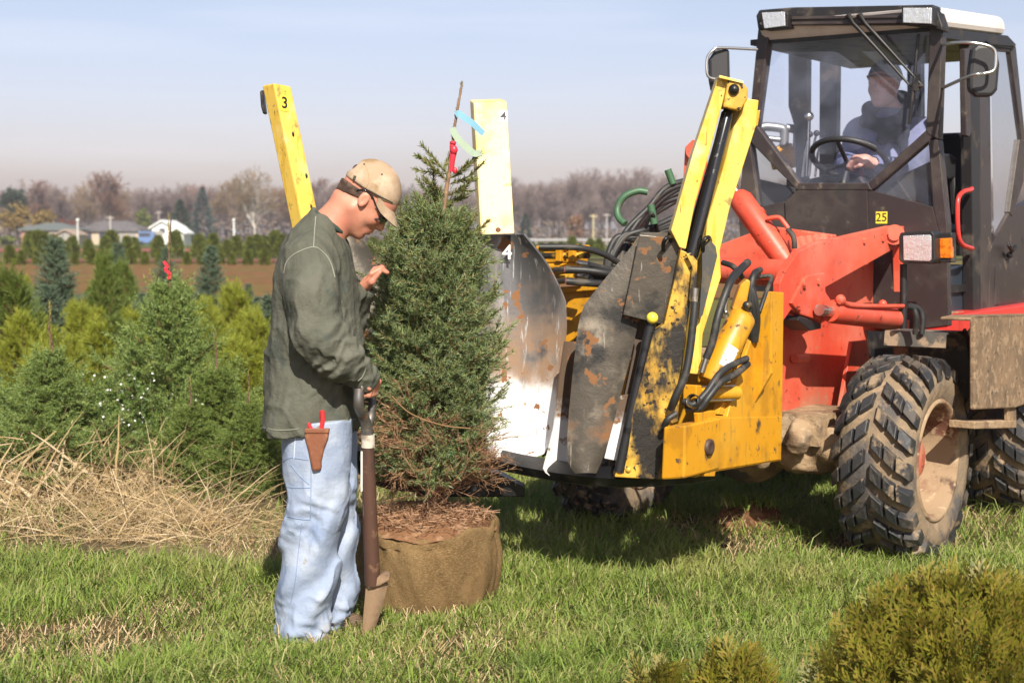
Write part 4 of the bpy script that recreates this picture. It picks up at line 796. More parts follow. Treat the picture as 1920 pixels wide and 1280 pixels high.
# ================================================================== WHEEL LOADER
m_red = M('faded_red_paint', (.6, .07, .035), .45, layers=[((.64, .13, .075), 2.2, .42, .62), ((.4, .05, .03), 5, .58, .7, {'amt': .7}), ((.33, .2, .12), 3, .35, .6, {'z': (1.1, .74), 'rough': .9, 'wamp': .5}), ((.1, .06, .045), 42, .68, .73), ((.36, .19, .12), 17, .64, .72, {'rough': .8}), ((.52, .27, .2), 1.6, .46, .66, {'seed': 7, 'rough': .8, 'amt': .28}), ((.2, .04, .03), 26, .63, .68, {'seed': 11}), ((.75, .42, .34), 30, .68, .71, {'stretch': (1, 3, 3), 'seed': 2})], bump=(30, .001))
m_red2 = M('bright_red_paint', (.7, .05, .04), .35, layers=[((.5, .04, .03), 7, .5, .65)])
m_brown = M('brown_cab_paint', (.036, .027, .027), .36, layers=[((.062, .048, .042), 3, .45, .65, {'rough': .65}), ((.16, .12, .085), 12, .6, .72, {'rough': .85}), ((.03, .025, .024), 6, .56, .68)], bump=(60, .0005))
m_trim = M('black_trim', (.016, .015, .016), .45, layers=[((.07, .055, .045), 8, .52, .7, {'rough': .75})])
m_roof = M('white_roof', (.78, .72, .7), .4, layers=[((.55, .48, .44), 3, .5, .72)])
m_mud = M('dried_mud', (.33, .23, .14), .95, layers=[((.2, .13, .08), 5, .45, .6), ((.1, .085, .075), 3.2, .52, .66), ((.42, .31, .2), 12, .55, .65)], bump=[(7, .02), (30, .008)], spec=.1)
m_mudpanel = M('mud_splashed_panel', (.235, .16, .1), .92, layers=[((.17, .12, .08), 6, .44, .62), ((.31, .22, .14), 22, .52, .6), ((.085, .07, .058), 34, .6, .66), ((.07, .06, .06), 2.5, .55, .7, {'z': (1.0, 1.2), 'amt': .7})], bump=[(12, .006), (50, .003)], spec=.1)
m_rub = M('tyre_rubber', (.028, .028, .03), .6, layers=[((.2, .15, .1), 5, .48, .66, {'rough': .95}), ((.26, .19, .12), 16, .6, .68, {'rough': .95})], bump=[(40, .002)])
m_lugtop = M('lug_rubber', (.024, .025, .028), .5, layers=[((.1, .08, .06), 7, .45, .65, {'rough': .9}), ((.24, .175, .11), 11, .56, .66, {'rough': .95})], bump=[(60, .0015)])
m_tyremud = M('muddy_tyre_side', (.235, .175, .115), .95, layers=[((.1, .09, .085), 4, .46, .6), ((.31, .22, .14), 12, .55, .65), ((.05, .048, .048), 6, .6, .7)], bump=[(9, .012), (40, .004)], spec=.1)
m_rimmud = M('muddy_red_rim', (.3, .21, .13), .9, layers=[((.17, .075, .05), 4, .48, .6), ((.1, .06, .045), 7, .55, .66), ((.4, .3, .19), 16, .56, .66)], bump=[(14, .006)], spec=.15)
m_glass = glass('cab_glass', (.9, .92, 1.0), .09); m_glass2 = glass('side_glass', (.62, .64, .66), .06)
m_lens = M('lamp_glass', (.72, .74, .76), .2, .6, bump=[(9, .012), (60, .003, (3, 3, .3))], coat=.6); m_amb = M('amber_lens', (.75, .2, .01), .25, layers=[((.5, .1, .005), 40, .45, .6)], coat=.5)
m_seat = M('black_vinyl', (.02, .02, .023), .5)
ld = thing('wheel_loader', 'red articulated wheel loader with brown cab and white roof, muddy tyres, man at the wheel', 'loader', V3(-.5, -.78))
# ---- wheels
def wheel(c, lab=None):
    c = Vector(c); R, W = .47, .34
    wm = MB(); wm.lathe(c, Sv, [(-W/2+.02, .27), (-W/2-.005, .33), (-W/2-.002, .39), (-W/2+.03, R-.045), (-W/2+.09, R-.026), (0, R-.02), (W/2-.09, R-.026), (W/2-.03, R-.045), (W/2+.002, .39), (W/2+.005, .33), (W/2-.02, .27)], 64)
    whl = part('wheel', wm, m_tyremud, ld); lg = MB()
    u = Zv; v = Sv.cross(u)
    def pt(th, w_, rad): return c+Sv*w_+(u*math.cos(th)+v*math.sin(th))*rad
    def crown(w_): return R-.012*(abs(w_)/(W/2))**2
    n = 22
    for i in range(n):
        for sg in (-1, 1):
            th0 = 2*math.pi*(i+(.5 if sg > 0 else 0))/n
            for (w0, w1, top0, top1) in ((.012, .066, 0, 0), (.072, .122, 0, 0), (.127, .182, 0, .03)):
                hw = .082+rr.normal()*.002; V8 = []
                for (w_, drop) in ((w0, top0), (w1, top1)):
                    for dth in (-hw, hw):
                        th = th0-.02+w_*1.75+dth
                        V8.append(pt(th*1.0, sg*w_, crown(w_)-drop-.05)); V8.append(pt(th0-.02+w_*1.75+dth*.84, sg*(w_+(.004 if w_ == w0 else -.003)), crown(w_)-drop+.006+rr.normal()*.0015))
                a = V8; b_ = [a[0], a[2], a[6], a[4]]; t_ = [a[1], a[3], a[7], a[5]]; lg.prism(b_, None, t_)
    part('tread', lg, m_lugtop, whl, bevel=.004)
    rm = MB(); rm.lathe(c, Sv, [(W/2-.015, .282), (W/2-.004, .275), (W/2-.008, .262), (W/2-.03, .25), (W/2-.2, .23), (W/2-.23, .2), (W/2-.24, .1), (W/2-.23, .07), (W/2-.23, 0)], 48); rm.lathe(c, -Sv, [(W/2-.015, .282), (W/2-.02, .26), (W/2-.1, .24), (W/2-.12, .1), (W/2-.12, 0)], 40); part('rim', rm, m_rimmud, whl)
    hb = MB(); hb.lathe(c, Sv, [(W/2-.2, .11), (W/2-.12, .105), (W/2-.1, .08), (W/2-.095, 0)], 24)
    for k in range(8): a = k*math.pi/4; hb.lathe(c+(u*math.cos(a)+v*math.sin(a))*.135, Sv, [(W/2-.2, .016), (W/2-.165, .015), (W/2-.163, 0)], 6, smooth=False)
    part('hub', hb, m_red, whl); return whl
ZW = .445
wheel(V3(0, 0, ZW)); wheel(V3(0, -1.55, ZW)); wheel(V3(-1.47, .08, ZW)); wheel(V3(-1.55, -1.5, ZW))
# ---- chassis, axle, mud
b = MB(); b.box(V3(-.85, -.8, .72), Fv*1.05, Sv*.24, Zv*.2); b.box(V3(-1.7, -.78, .95), Fv*.7, Sv*.42, Zv*.3); part('chassis', b, m_mud, ld, bevel=.02)
b = MB(); b.tube([V3(0, -.16, ZW), V3(0, -1.4, ZW)], .1, 18); b.ball(V3(0, -.78, ZW), (.2, .2, .19), 20); b.box(V3(.1, -.62, .58), Fv*.22, Sv*.34, Zv*.07); part('axle', b, m_mud, ld)
c_ = np.array(V3(.2, -.55, .5)); s = SDF(c_-[.42, .42, .22], c_+[.42, .42, .2], .012)
for k in range(22): q = rr.random(3); s.ell(V3(.05+.3*q[0], -.22-.7*q[1], .42+.16*q[2]), (.05+.06*rr.random(), .05+.06*rr.random(), .04+.05*rr.random()), .04)
s.disp(lambda P: vnoise(P, .07)*.05+vnoise(P, .025, 3)*.02); part('caked_mud', s.mesh('caked_mud', root_loc(ld)), m_mud, ld)
# ---- front frame and arms
b = MB(); pl_s(b, [(1466, 610), (1500, 540), (1560, 500), (1700, 470), (1712, 612), (1668, 630), (1642, 715), (1600, 765), (1580, 818), (1466, 812)], -.5, .03); part('front_frame', b, m_red, ld, bevel=.004)
b = MB(); pl_s(b, [(1598, 640), (1660, 634), (1648, 700), (1612, 762), (1592, 806), (1570, 800)], -.4, .02); part('gusset', b, m_red, ld, bevel=.003)
b = MB(); pl_s(b, [(1688, 424), (1671, 423), (1530, 455), (1497, 472), (1474, 505), (1463, 531), (1462, 612), (1484, 580), (1502, 592), (1540, 606), (1558, 562), (1544, 541), (1678, 466), (1690, 455)], -.3, .035); arm = part('loader_arm', b, m_red, ld, bevel=.004)
b = MB(); pl_s(b, [(1484, 568), (1508, 522), (1516, 516), (1547, 511), (1549, 556), (1540, 602), (1502, 590)], -.285, .02); part('arm_pad', b, m_red, arm, bevel=.006)
for (x, y) in ((1508, 536), (1534, 528), (1498, 576), (1655, 448), (1620, 452)):
    b = MB(); b.lathe(sp(x, y, -.284 if x < 1550 else -.299), Sv, [(0, .016), (.008, .015), (.009, 0)], 6, smooth=False); part('bolt', b, m_red, arm)
b = MB(); pl_s(b, [(1500, 592), (1540, 606), (1540, 616), (1520, 620), (1496, 600)], -.29, .1); part('arm_foot', b, m_trim, arm, bevel=.004)
b = MB(); b.tube([sp(1677, 440, -.27), sp(1677, 440, -.42)], .05, 20); b.tube([sp(1677, 440, -.265), sp(1677, 440, -.27)], .03, 12); part('arm_pivot', b, m_red, arm)
b = MB(); pl_s(b, [(1690, 424), (1706, 424), (1712, 612), (1694, 616)], -.34, .05); pl_s(b, [(1690, 600), (1800, 596), (1800, 628), (1690, 632)], -.3, .05); part('arm_tower', b, m_red, ld, bevel=.004)
b = MB(); b.tube([at(1318, 505, 7.05), at(1484, 513, 6.72)], .062, 24); part('cross_tube', b, m_red, ld)
b = MB(); pl_f(b, [(1340, 462), (1440, 424), (1560, 440), (1560, 500), (1340, 506)], -.15, .06); part('coupler_plate', b, m_red, ld, bevel=.006)
for k in range(5): b = MB(); b.tube([at(1488+13*k, 452-k*1.5, 6.95), at(1496+13*k, 474-k*2, 6.9)], .03, 10); part('knuckle', b, m_red, ld)
b = MB(); b.tube([at(1384, 366, 7.05), at(1390, 376, 7.03), at(1430, 432, 6.95), at(1474, 492, 6.88)], [.04, .056, .056, .052], 22); o = part('lift_cylinder', b, m_red, ld)
b = MB(); b.tube([at(1350, 318, 7.1), at(1386, 370, 7.05)], .028, 14); part('rod', b, M('dull_rod', (.16, .12, .11), .4, .6), o)
for (x, y) in ((1410, 405), (1436, 442)): b = MB(); d = (at(1474, 492, 6.88)-at(1384, 366, 7.05)).normalized(); c = at(x, y, 7.0-.12*(y-370)/120); c = at(1384, 366, 7.05)+d*(c-at(1384, 366, 7.05)).dot(d); b.lathe(c, d, [(-.012, .06), (.012, .06), (.012, .05), (-.012, .05)], 20); part('band', b, m_red, o)
hose([(1438, 410, 6.9), (1460, 408, 6.88), (1472, 420, 6.86), (1480, 432, 6.85)], .011, m_red, o, 'hydraulic_line'); hose([(1478, 430, 6.85), (1488, 445, 6.82), (1490, 466, 6.82)], .013, m_hose, o)
b = MB(); b.tube([sp(1556, 584, -.25), sp(1562, 584, -.25), sp(1676, 598, -.25), sp(1684, 599, -.25)], [.046, .054, .054, .045], 22); o = part('tilt_cylinder', b, m_red, ld)
b = MB(); b.tube([sp(1536, 581, -.25), sp(1560, 584, -.25)], .026, 14); part('rod', b, m_chrome, o)
b = MB(); b.curve([sp(1574, 566, -.2), sp(1580, 562, -.2), sp(1592, 572, -.2), sp(1640, 574, -.2), sp(1700, 574, -.2)], .011, 8); b.ball(sp(1576, 562, -.21), .025, 10); b.ball(sp(1655, 570, -.22), .022, 10); part('hydraulic_line', b, m_red, o)
hose([(1700, 574, 6.78), (1712, 578, 6.8), (1718, 595, 6.8), (1716, 626, 6.82)], .013, m_hose, ld); hose([(1704, 572, 6.82), (1724, 580, 6.84), (1730, 600, 6.84), (1728, 626, 6.84)], .013, m_hose, ld)
b = MB(); b.tube([sp(1490, 672, -.47), sp(1512, 671, -.47)], .02, 10); part('stop_peg', b, m_red, ld)
b = MB(); pl_s(b, [(1464, 640), (1478, 640), (1470, 730), (1460, 745)], -.46, .03); part('front_strut', b, m_red, ld)
b = MB(); pl_f(b, [(1284, 276), (1298, 262), (1313, 268), (1318, 330), (1300, 440), (1272, 450), (1278, 380)], .15, .06); b.tube([fp(1303, 282, .17), fp(1303, 282, .05)], .045, 16); part('loader_arm', b, m_red, ld, bevel=.004)
b = MB(); pl_f(b, [(1180, 500), (1215, 460), (1300, 440), (1300, 520), (1180, 540)], .5, .1); part('coupler_block', b, m_red, ld, bevel=.004)
# ---- headlamp
b = MB(); pl_f(b, [(1688, 436), (1748, 433), (1752, 440), (1754, 488), (1748, 495), (1690, 493), (1685, 486), (1685, 444)], -.42, .12); pl_f(b, [(1752, 437), (1785, 436), (1786, 492), (1754, 492)], -.5, .06); hl = part('headlight', b, m_trim, ld, bevel=.006)
b = MB(); pl_f(b, [(1693, 442), (1743, 440), (1746, 444), (1746, 487), (1742, 490), (1694, 488)], -.415, .01); part('lens', b, m_lens, hl, bevel=.003)
b = MB(); pl_f(b, [(1761, 447), (1784, 446), (1785, 484), (1762, 484)], -.492, .03); part('indicator', b, m_amb, hl, bevel=.004)
b = MB(); b.tube([fp(1694, 495, -.5), fp(1694, 622, -.5)], .018, 8); part('lamp_post', b, m_trim, ld)
# ---- fender
pr = [(-.06, .955), (-.07, 1.02), (-.31, 1.015), (-.36, .97), (-.49, .64)]
def band(prof, s0, s1, th): 
    g = [[V3(f, s0+(s1-s0)*k/6, z) for k in range(7)] for f, z in prof]; return MB().sheet(g, smooth=False)
o = part('fender', band(pr, -.13, .16, .012), M('muddy_fender', (.075, .068, .06), .8, layers=[((.28, .2, .13), 9, .5, .6, {'z': (1.0, 1.08)}), ((.22, .16, .1), 14, .58, .68)], bump=(30, .003)), ld); solid(o, .012)
b = MB(); b.prism([V3(f, .15, z) for f, z in [(-.30, 1.01), (-.36, .97), (-.49, .64), (-.52, .64), (-.40, .98), (-.34, 1.03)]], Sv*.012); b.prism([V3(f, -.22, z) for f, z in [(-.06, 1.02), (-.36, 1.0), (-.49, .64), (-.3, .6), (-.1, .9)]], Sv*.01); part('fender_edge', b, m_trim, ld)
# ---- rear side body with dried mud, step
b = MB(); pl_s(b, [(1828, 596), (1846, 592), (2040, 588), (2040, 720), (1995, 730), (1906, 764), (1828, 768)], .3, .025); b.prism([sp(x, y, .3) for x, y in [(1828, 596), (1846, 592), (2040, 588), (2040, 594), (1846, 598), (1828, 602)]], -Sv*.16); part('side_tank', b, m_mudpanel, ld, bevel=.02)
b = MB(); pl_s(b, [(1828, 790), (1906, 788), (1906, 802), (1828, 804)], .3, .12); pl_s(b, [(1890, 764), (1906, 763), (1906, 792), (1890, 792)], .28, .02); part('step', b, m_mud, ld, bevel=.004)
b = MB(); pl_s(b, [(1778, 598), (1800, 590), (1960, 566), (1960, 596), (1830, 600), (1800, 640), (1778, 630)], -.1, .3); part('rear_frame', b, m_red2, ld, bevel=.004)
# ---- cab
CF = -.85; CS = -.19
cab = MB()
pl_f(cab, [(1421, 55), (1444, 55), (1441, 70), (1419, 236), (1408, 247), (1401, 262)], CF, .07)
pl_f(cab, [(1743, 46), (1767, 56), (1760, 262), (1738, 252), (1736, 243)], CF, .07)
pl_f(cab, [(1402, 262), (1408, 246), (1419, 236), (1498, 343), (1494, 357)], CF-.003, .06)
pl_f(cab, [(1494, 357), (1498, 343), (1628, 343), (1635, 357)], CF+.002, .06)
pl_f(cab, [(1635, 357), (1628, 343), (1737, 243), (1752, 256)], CF-.003, .06)
pl_f(cab, [(1740, 262), (1760, 262), (1776, 420), (1776, 480), (1756, 420), (1749, 388)], CF-.001, .07)
pl_f(cab, [(1397, 275), (1406, 262), (1422, 388), (1384, 394), (1391, 315)], CF-.001, .07)
cabf = part('cab_frame', cab, m_brown, ld, bevel=.006)
b = MB(); pl_f(b, [(1494, 357), (1626, 357), (1629, 470), (1480, 470), (1474, 440), (1471, 378)], CF+.004, .05); pn = part('front_panel', b, m_brown, cabf, bevel=.003)
b = MB(); pl_f(b, [(1627, 357), (1638, 358), (1749, 388), (1757, 420), (1776, 480), (1779, 610), (1690, 620), (1630, 600)], CF-.004, .05); part('front_panel', b, m_brown, cabf, bevel=.003)
b = MB(); pl_f(b, [(1384, 394), (1422, 388), (1471, 378), (1474, 440), (1478, 480), (1390, 480)], CF-.006, .05); part('front_panel', b, m_brown, cabf, bevel=.003)
c = fp(1653, 408, CF-.003); plate('number_plate', c, Sv, Zv, .062, .062, m_lab, cabf); text_part('number', '25', .062, c, Sv, Zv, m_ink, cabf, .003, .0)
b = MB(); b.add([fp(x, y, CF-.03) for x, y in [(1443, 55), (1743, 48), (1736, 243), (1628, 344), (1497, 344), (1418, 236)]], [(0, 1, 2, 3, 4, 5)]); part('windscreen', b, m_glass, ld)
b = MB(); b.add([fp(x, y, CF-.03) for x, y in [(1406, 262), (1492, 356), (1471, 379), (1421, 389)]], [(0, 1, 2, 3)]); part('quarter_window', b, m_glass2, ld); b = MB(); b.add([fp(x, y, CF-.03) for x, y in [(1740, 262), (1750, 389), (1636, 357)]], [(0, 1, 2)]); part('quarter_window', b, m_glass2, ld)
b = MB(); b.add([fp(x, y, CF-.12) for x, y in [(1400, 330), (1400, 400), (1490, 390), (1492, 352)]], [(0, 1, 2, 3)]); b.add([fp(x, y, CF-.12) for x, y in [(1640, 352), (1750, 300), (1756, 400), (1660, 380)]], [(0, 1, 2, 3)]); part('footwell_lining', b, M('lining', (.11, .1, .085), .8), ld)
# roof
b = MB(); pl_f(b, [(1417, 30), (1423, 19), (1484, 14), (1748, 9), (1756, 13), (1768, 50), (1767, 59), (1744, 52), (1692, 46), (1484, 48), (1421, 57)], CF+.06, .1); rf = part('roof', b, m_trim, ld, bevel=.008)
b = MB(); pl_f(b, [(1484, 31), (1692, 28), (1692, 44), (1484, 47)], CF+.075, .03); pl_f(b, [(1484, 34), (1692, 31), (1692, 34), (1484, 37)], CF+.085, .03); part('roof_strip', b, m_brown, rf, bevel=.003)
wl = [sp(x, y, -.16) for x, y in [(1757, 11), (1878, 30), (1885, 36), (1888, 66), (1769, 52)]]; b = MB(); b.prism(wl, -Sv*1.0); part('roof_shell', b, m_roof, rf, bevel=.03)
b = MB(); pl_s(b, [(1768, 53), (1890, 67), (1906, 84), (1900, 93), (1770, 72)], CS+.02, .06); pl_s(b, [(1850, 77), (1898, 82), (1905, 88), (1856, 84)], CS+.03, .05); part('roof_rail', b, m_trim, rf, bevel=.004)
b = MB(); b.prism([V3(f, s, z) for f, s, z in [(CF-.02, CS-.03, 2.5), (-2.28, CS-.03, 2.5), (-2.28, CS-1.04, 2.5), (CF-.02, CS-1.04, 2.5)]], (0, 0, .03)); part('headliner', b, m_trim, rf)
for poly, inner in (([(1423, 22), (1473, 20), (1478, 26), (1476, 52), (1430, 56)], [(1428, 24), (1471, 22), (1472, 49), (1433, 54)]), ([(1690, 11), (1750, 12), (1750, 48), (1690, 46)], [(1693, 15), (1747, 15), (1746, 45), (1693, 43)])):
    b = MB(); pl_f(b, poly, CF+.12, .09); o = part('work_light', b, m_trim, ld, bevel=.005); b = MB(); pl_f(b, inner, CF+.125, .01); part('lens', b, m_lens, o, bevel=.003)
# side: pillars, glass, door
b = MB(); pl_s(b, [(1767, 60), (1900, 86), (1898, 96), (1768, 74)], CS, .05); pl_s(b, [(1819, 74), (1835, 76), (1840, 604), (1826, 606)], CS+.012, .06); part('door_pillar', b, m_trim, cabf, bevel=.004)
b = MB(); pl_s(b, [(1836, 76), (1856, 79), (1861, 590), (1840, 600)], CS+.004, .06); pl_s(b, [(1809, 92), (1818, 90), (1822, 248), (1818, 257), (1812, 254)], CS+.03, .03); part('door_post', b, m_brown, cabf, bevel=.004)
b = MB(); b.add([sp(x, y, CS-.02) for x, y in [(1768, 70), (1818, 76), (1824, 340), (1790, 480), (1776, 470), (1760, 262)]], [(0, 1, 2, 3, 4, 5)]); 
b = MB(); pl_s(b, [(1893, 84), (1905, 87), (1923, 262), (1924, 300), (1917, 268)], CS+.01, .04); pl_s(b, [(1924, 262), (1912, 262), (1893, 398), (1898, 406), (1920, 340)], CS+.012, .03); pl_s(b, [(1856, 79), (1893, 84), (1894, 98), (1857, 95)], CS+.01, .04); pl_s(b, [(1862, 455), (1894, 396), (1940, 370), (1936, 572), (1912, 577), (1855, 584), (1857, 470)], CS+.008, .04); dr = part('door', b, m_brown, ld, bevel=.004)
b = MB(); b.add([sp(x, y, CS-.005) for x, y in [(1857, 94), (1894, 96), (1917, 264), (1896, 398), (1864, 458)]], [(0, 1, 2, 3, 4)]); part('door_glass', b, m_glass2, dr)
b = MB(); b.tube([sp(1890, 458, CS+.05), sp(1898, 470, CS+.05), sp(1904, 462, CS+.05)], .012, 8); b.ball(sp(1893, 478, CS+.03), .02, 8); part('handle', b, m_trim, dr)
b = MB(); pl_s(b, [(1868, 498), (1908, 480), (1906, 566), (1866, 572)], CS+.014, .01); part('door_skin', b, m_brown, dr, bevel=.003)
b = MB(); pl_s(b, [(1777, 508), (1788, 500), (1828, 496), (1828, 584), (1777, 592)], CS-.05, .2); part('battery_box', b, M('blue_black_plastic', (.03, .04, .055), .35), ld, bevel=.012)
b = MB(); pl_s(b, [(1774, 584), (1836, 584), (1836, 604), (1774, 610)], CS+.02, .3); part('door_sill', b, m_mud, cabf, bevel=.004)
b = MB(); b.curve([sp(1822, 354, CS+.02), sp(1820, 356, CS+.06), sp(1806, 360, CS+.07), sp(1797, 372, CS+.07), sp(1795, 400, CS+.07), sp(1797, 440, CS+.07), sp(1804, 458, CS+.07), sp(1820, 465, CS+.06), sp(1823, 466, CS+.02)], .0125, 10); part('grab_handle', b, m_red2, ld)
# rear of the cab, floor, seat
RF = -2.28
b = MB(); pl_f(b, [(1478, 66), (1514, 66), (1513, 200), (1508, 420), (1494, 420), (1490, 240), (1478, 200)], RF, .07); pl_f(b, [(1537, 66), (1570, 66), (1566, 420), (1535, 420)], RF, .07); pl_f(b, [(1448, 44), (1745, 44), (1745, 70), (1570, 74), (1448, 78)], RF, .06); pl_f(b, [(1700, 60), (1726, 60), (1728, 360), (1702, 360)], RF, .07); pl_f(b, [(1474, 335), (1800, 335), (1800, 480), (1474, 480)], RF+.001, .05); part('cab_rear', b, m_trim, cabf, bevel=.004)
b = MB(); b.box(V3(-1.56, -.7, 1.18), Fv*.7, Sv*.48, Zv*.02); b.box(V3(-1.56, -1.17, 1.3), Fv*.7, Sv*.015, Zv*.12); part('cab_floor', b, m_trim, cabf)
b = MB(); pl_f(b, [(1500, 350), (1520, 334), (1560, 326), (1615, 328), (1630, 350)], CF-.12, .25); part('dashboard', b, m_seat, ld, bevel=.02)
# steering wheel, levers, pipes
hw_c = at(1592, 299, 8.02); ax = (-Fv*-.55+Zv*1.).normalized(); ax = (Fv*-.5+Zv*.87).normalized(); b = MB(); u = Sv; v = ax.cross(u); RS = .2
b.tube([hw_c+(u*math.cos(a)+v*math.sin(a))*RS for a in [2*math.pi*i/40 for i in range(41)]], .0165, 10)
for a in (.5, 2.6, 4.71): b.tube([hw_c-ax*.03, hw_c+(u*math.cos(a)+v*math.sin(a))*RS], .012, 8)
b.tube([hw_c-ax*.02, hw_c-ax*.2], .025, 10); part('steering_wheel', b, m_seat, ld)
for k, (x, y) in enumerate(((1519, 252), (1531, 250), (1542, 252))):
    b = MB(); b.tube([at(x, y, 8.35), at(x-9, y+36, 8.4), at(x-14, y+80, 8.4)], .007, 6); o = part('lever', b, m_chrome, ld); b = MB(); b.ball(at(x, y, 8.35), .018, 10); part('knob', b, m_seat, o)
b = MB(); b.lathe(at(1517, 218, 8.2), (0, -1, .1), [(0, .026), (.006, .024), (.008, 0)], 18); b.tube([at(1517, 222, 8.21), at(1512, 330, 8.21)], .004, 6); part('spot_mirror', b, m_chrome, ld)
b = MB(); pl_y(b, [(1452, 280), (1462, 272), (1498, 276), (1502, 312), (1460, 316)], 9.7, .25); pl_y(b, [(1468, 268), (1486, 268), (1486, 282), (1468, 282)], 9.7, .2); pl_y(b, [(1512, 298), (1520, 284), (1526, 290), (1518, 312)], 9.7, .1); part('engine', b, m_amber, ld, bevel=.01)
b = MB(); b.curve([at(1420, 246, 9.7), at(1432, 238, 9.7), at(1460, 240, 9.7), at(1470, 246, 9.7), at(1470, 272, 9.7)], .03, 12); b.curve([at(1474, 240, 9.7), at(1490, 243, 9.7), at(1495, 252, 9.7), at(1494, 278, 9.7)], .028, 12); b.tube([at(1425, 258, 9.7), at(1462, 262, 9.7)], .018, 8); part('engine_pipe', b, M('pipe_grey', (.3, .3, .3), .4, .7), ld)
# seat behind the driver
b = MB(); b.box(V3(-1.75, -.62, 1.47), Fv*.25, Sv*.25, Zv*.07); b.box(V3(-2.02, -.62, 1.78), Fv*.06, Sv*.24, Zv*.28); part('seat', b, m_seat, ld, bevel=.04)
b = MB(); pl_s(b, [(1769, 292), (1783, 288), (1793, 296), (1792, 332), (1780, 336), (1772, 330)], -.28, .06); b.tube([sp(1786, 330, -.3), sp(1790, 400, -.3)], .02, 8); part('armrest', b, m_seat, ld, bevel=.02)
# wipers
for pts in ([(1589, 27), (1600, 44), (1650, 98), (1707, 162)], [(1610, 26), (1622, 44), (1672, 98), (1730, 162)]):
    b = MB(); P = [fp(x, y, CF+.09-.02*i) for i, (x, y) in enumerate(pts)]; b.tube(P, [.016, .012, .008, .006], 8); part('wiper_arm', b, m_trim, ld)
b = MB(); b.tube([fp(1722, 64, CF+.02), fp(1714, 148, CF+.035), fp(1705, 234, CF+.02)], .008, 6); b.tube([fp(1704, 160, CF+.03), fp(1732, 162, CF+.03)], .009, 6); pl_f(b, [(1711, 140), (1722, 140), (1722, 170), (1711, 170)], CF+.04, .03); part('wiper_blade', b, m_trim, ld)
# mirrors
m_arm = M('mirror_arm', (.6, .6, .58), .3, .9)
b = MB(); pl_y(b, [(1329, 112), (1340, 95), (1350, 91), (1368, 92), (1370, 170), (1366, 180), (1348, 182), (1334, 172), (1330, 150)], 7.95, .05); o = part('mirror', b, m_seat, ld, bevel=.015, label='left hand mirror with the arm along its top')
b = MB(); b.curve([at(1345, 150, 7.93), at(1327, 142, 7.92), at(1326, 110, 7.92), at(1338, 94, 7.92), at(1352, 90, 7.93), at(1420, 93, 8.0)], .0075, 8); part('mirror_bracket', b, m_arm, o)
b = MB(); pl_y(b, [(1823, 92), (1834, 84), (1860, 82), (1871, 92), (1876, 120), (1872, 168), (1862, 181), (1832, 181), (1818, 170), (1817, 140)], 7.3, .06); o = part('mirror', b, m_seat, ld, bevel=.018, label='right hand mirror framed by a bent steel arm')
b = MB(); b.curve([sp(1764, 84, CS), at(1780, 82, 7.35), at(1812, 80, 7.24), at(1848, 85, 7.22), at(1864, 94, 7.22), at(1867, 112, 7.22), at(1863, 132, 7.22), at(1846, 138, 7.22), at(1818, 143, 7.25), sp(1761, 168, CS)], .0085, 8); part('mirror_bracket', b, m_arm, o)
# ================================================================== PEOPLE
from mathutils.bvhtree import BVHTree
m_skin = M('skin', (.5, .225, .145), .5, layers=[((.52, .19, .13), 14, .45, .62, {'amt': .7}), ((.4, .18, .125), 40, .55, .7, {'amt': .5})], bump=(180, .0004))
m_skin.node_tree.nodes['Principled BSDF'].inputs['Subsurface Weight'].default_value = .12; m_skin.node_tree.nodes['Principled BSDF'].inputs['Subsurface Radius'].default_value = (.012, .005, .003)
m_hair = M('brown_hair', (.06, .035, .025), .6, layers=[((.11, .065, .04), 60, .45, .6)], bump=(160, .003, (1, 1, 3)))
def head(s, c, fw, up, lf, sc=1.):
    c, fw, up, lf = (np.array(v, np.float32) for v in (c, fw, up, lf)); Rm = np.stack([fw, lf, up], 1)
    L = lambda x, y, z: c+(fw*x+lf*y+up*z)*sc
    E = lambda p, r, k=.01, mode='u', R2=None: s.ell(L(*p), np.array(r)*sc, k, Rm if R2 is None else Rm@R2, mode)
    K = lambda p, q, a, b, k=.012, mode='u': s.cone(L(*p), L(*q), a*sc, b*sc, k, mode)
    K((-.058, 0, .002), (-.056, 0, -.05), .058, .044, .03); E((-.02, 0, .04), (.1, .076, .094)); E((.038, 0, -.02), (.058, .06, .08), .03); E((.03, 0, .04), (.064, .066, .06), .03)
    for sg in (-1, 1): K((-.005, sg*.052, -.05), (.062, sg*.016, -.094), .02, .018, .03); E((.062, sg*.036, -.02), (.026, .022, .022), .025)
    E((.078, 0, -.1), (.017, .02, .014), .018); E((.083, 0, -.062), (.018, .028, .03), .02)
    K((.084, 0, .022), (.109, 0, -.018), .0085, .0115, .012); E((.106, 0, -.024), (.013, .0125, .009), .006)
    for sg in (-1, 1):
        E((.095, sg*.0125, -.027), (.012, .0075, .0075), .006); E((.09, sg*.031, .01), (.016, .017, .011), .012, 'c'); E((.081, sg*.031, .01), (.0125, .0125, .0125), .004); K((.086, sg*.012, .027), (.078, sg*.05, .026), .0085, .007, .012)
        a = -.35; T = np.array([[math.cos(a), 0, math.sin(a)], [0, 1, 0], [-math.sin(a), 0, math.cos(a)]], np.float32)
        E((-.004, sg*.077, .0), (.019, .0085, .029), .006, 'u', T); E((.0, sg*.088, .003), (.012, .007, .02), .004, 'c', T); E((.006, sg*.08, -.018), (.007, .006, .008), .004)
    E((.097, 0, -.053), (.009, .022, .0055), .005); E((.094, 0, -.066), (.009, .02, .0065), .005); E((.106, 0, -.0595), (.01, .024, .0018), .003, 'c'); E((.1, 0, -.079), (.01, .02, .004), .008, 'c')
    return L, E, K
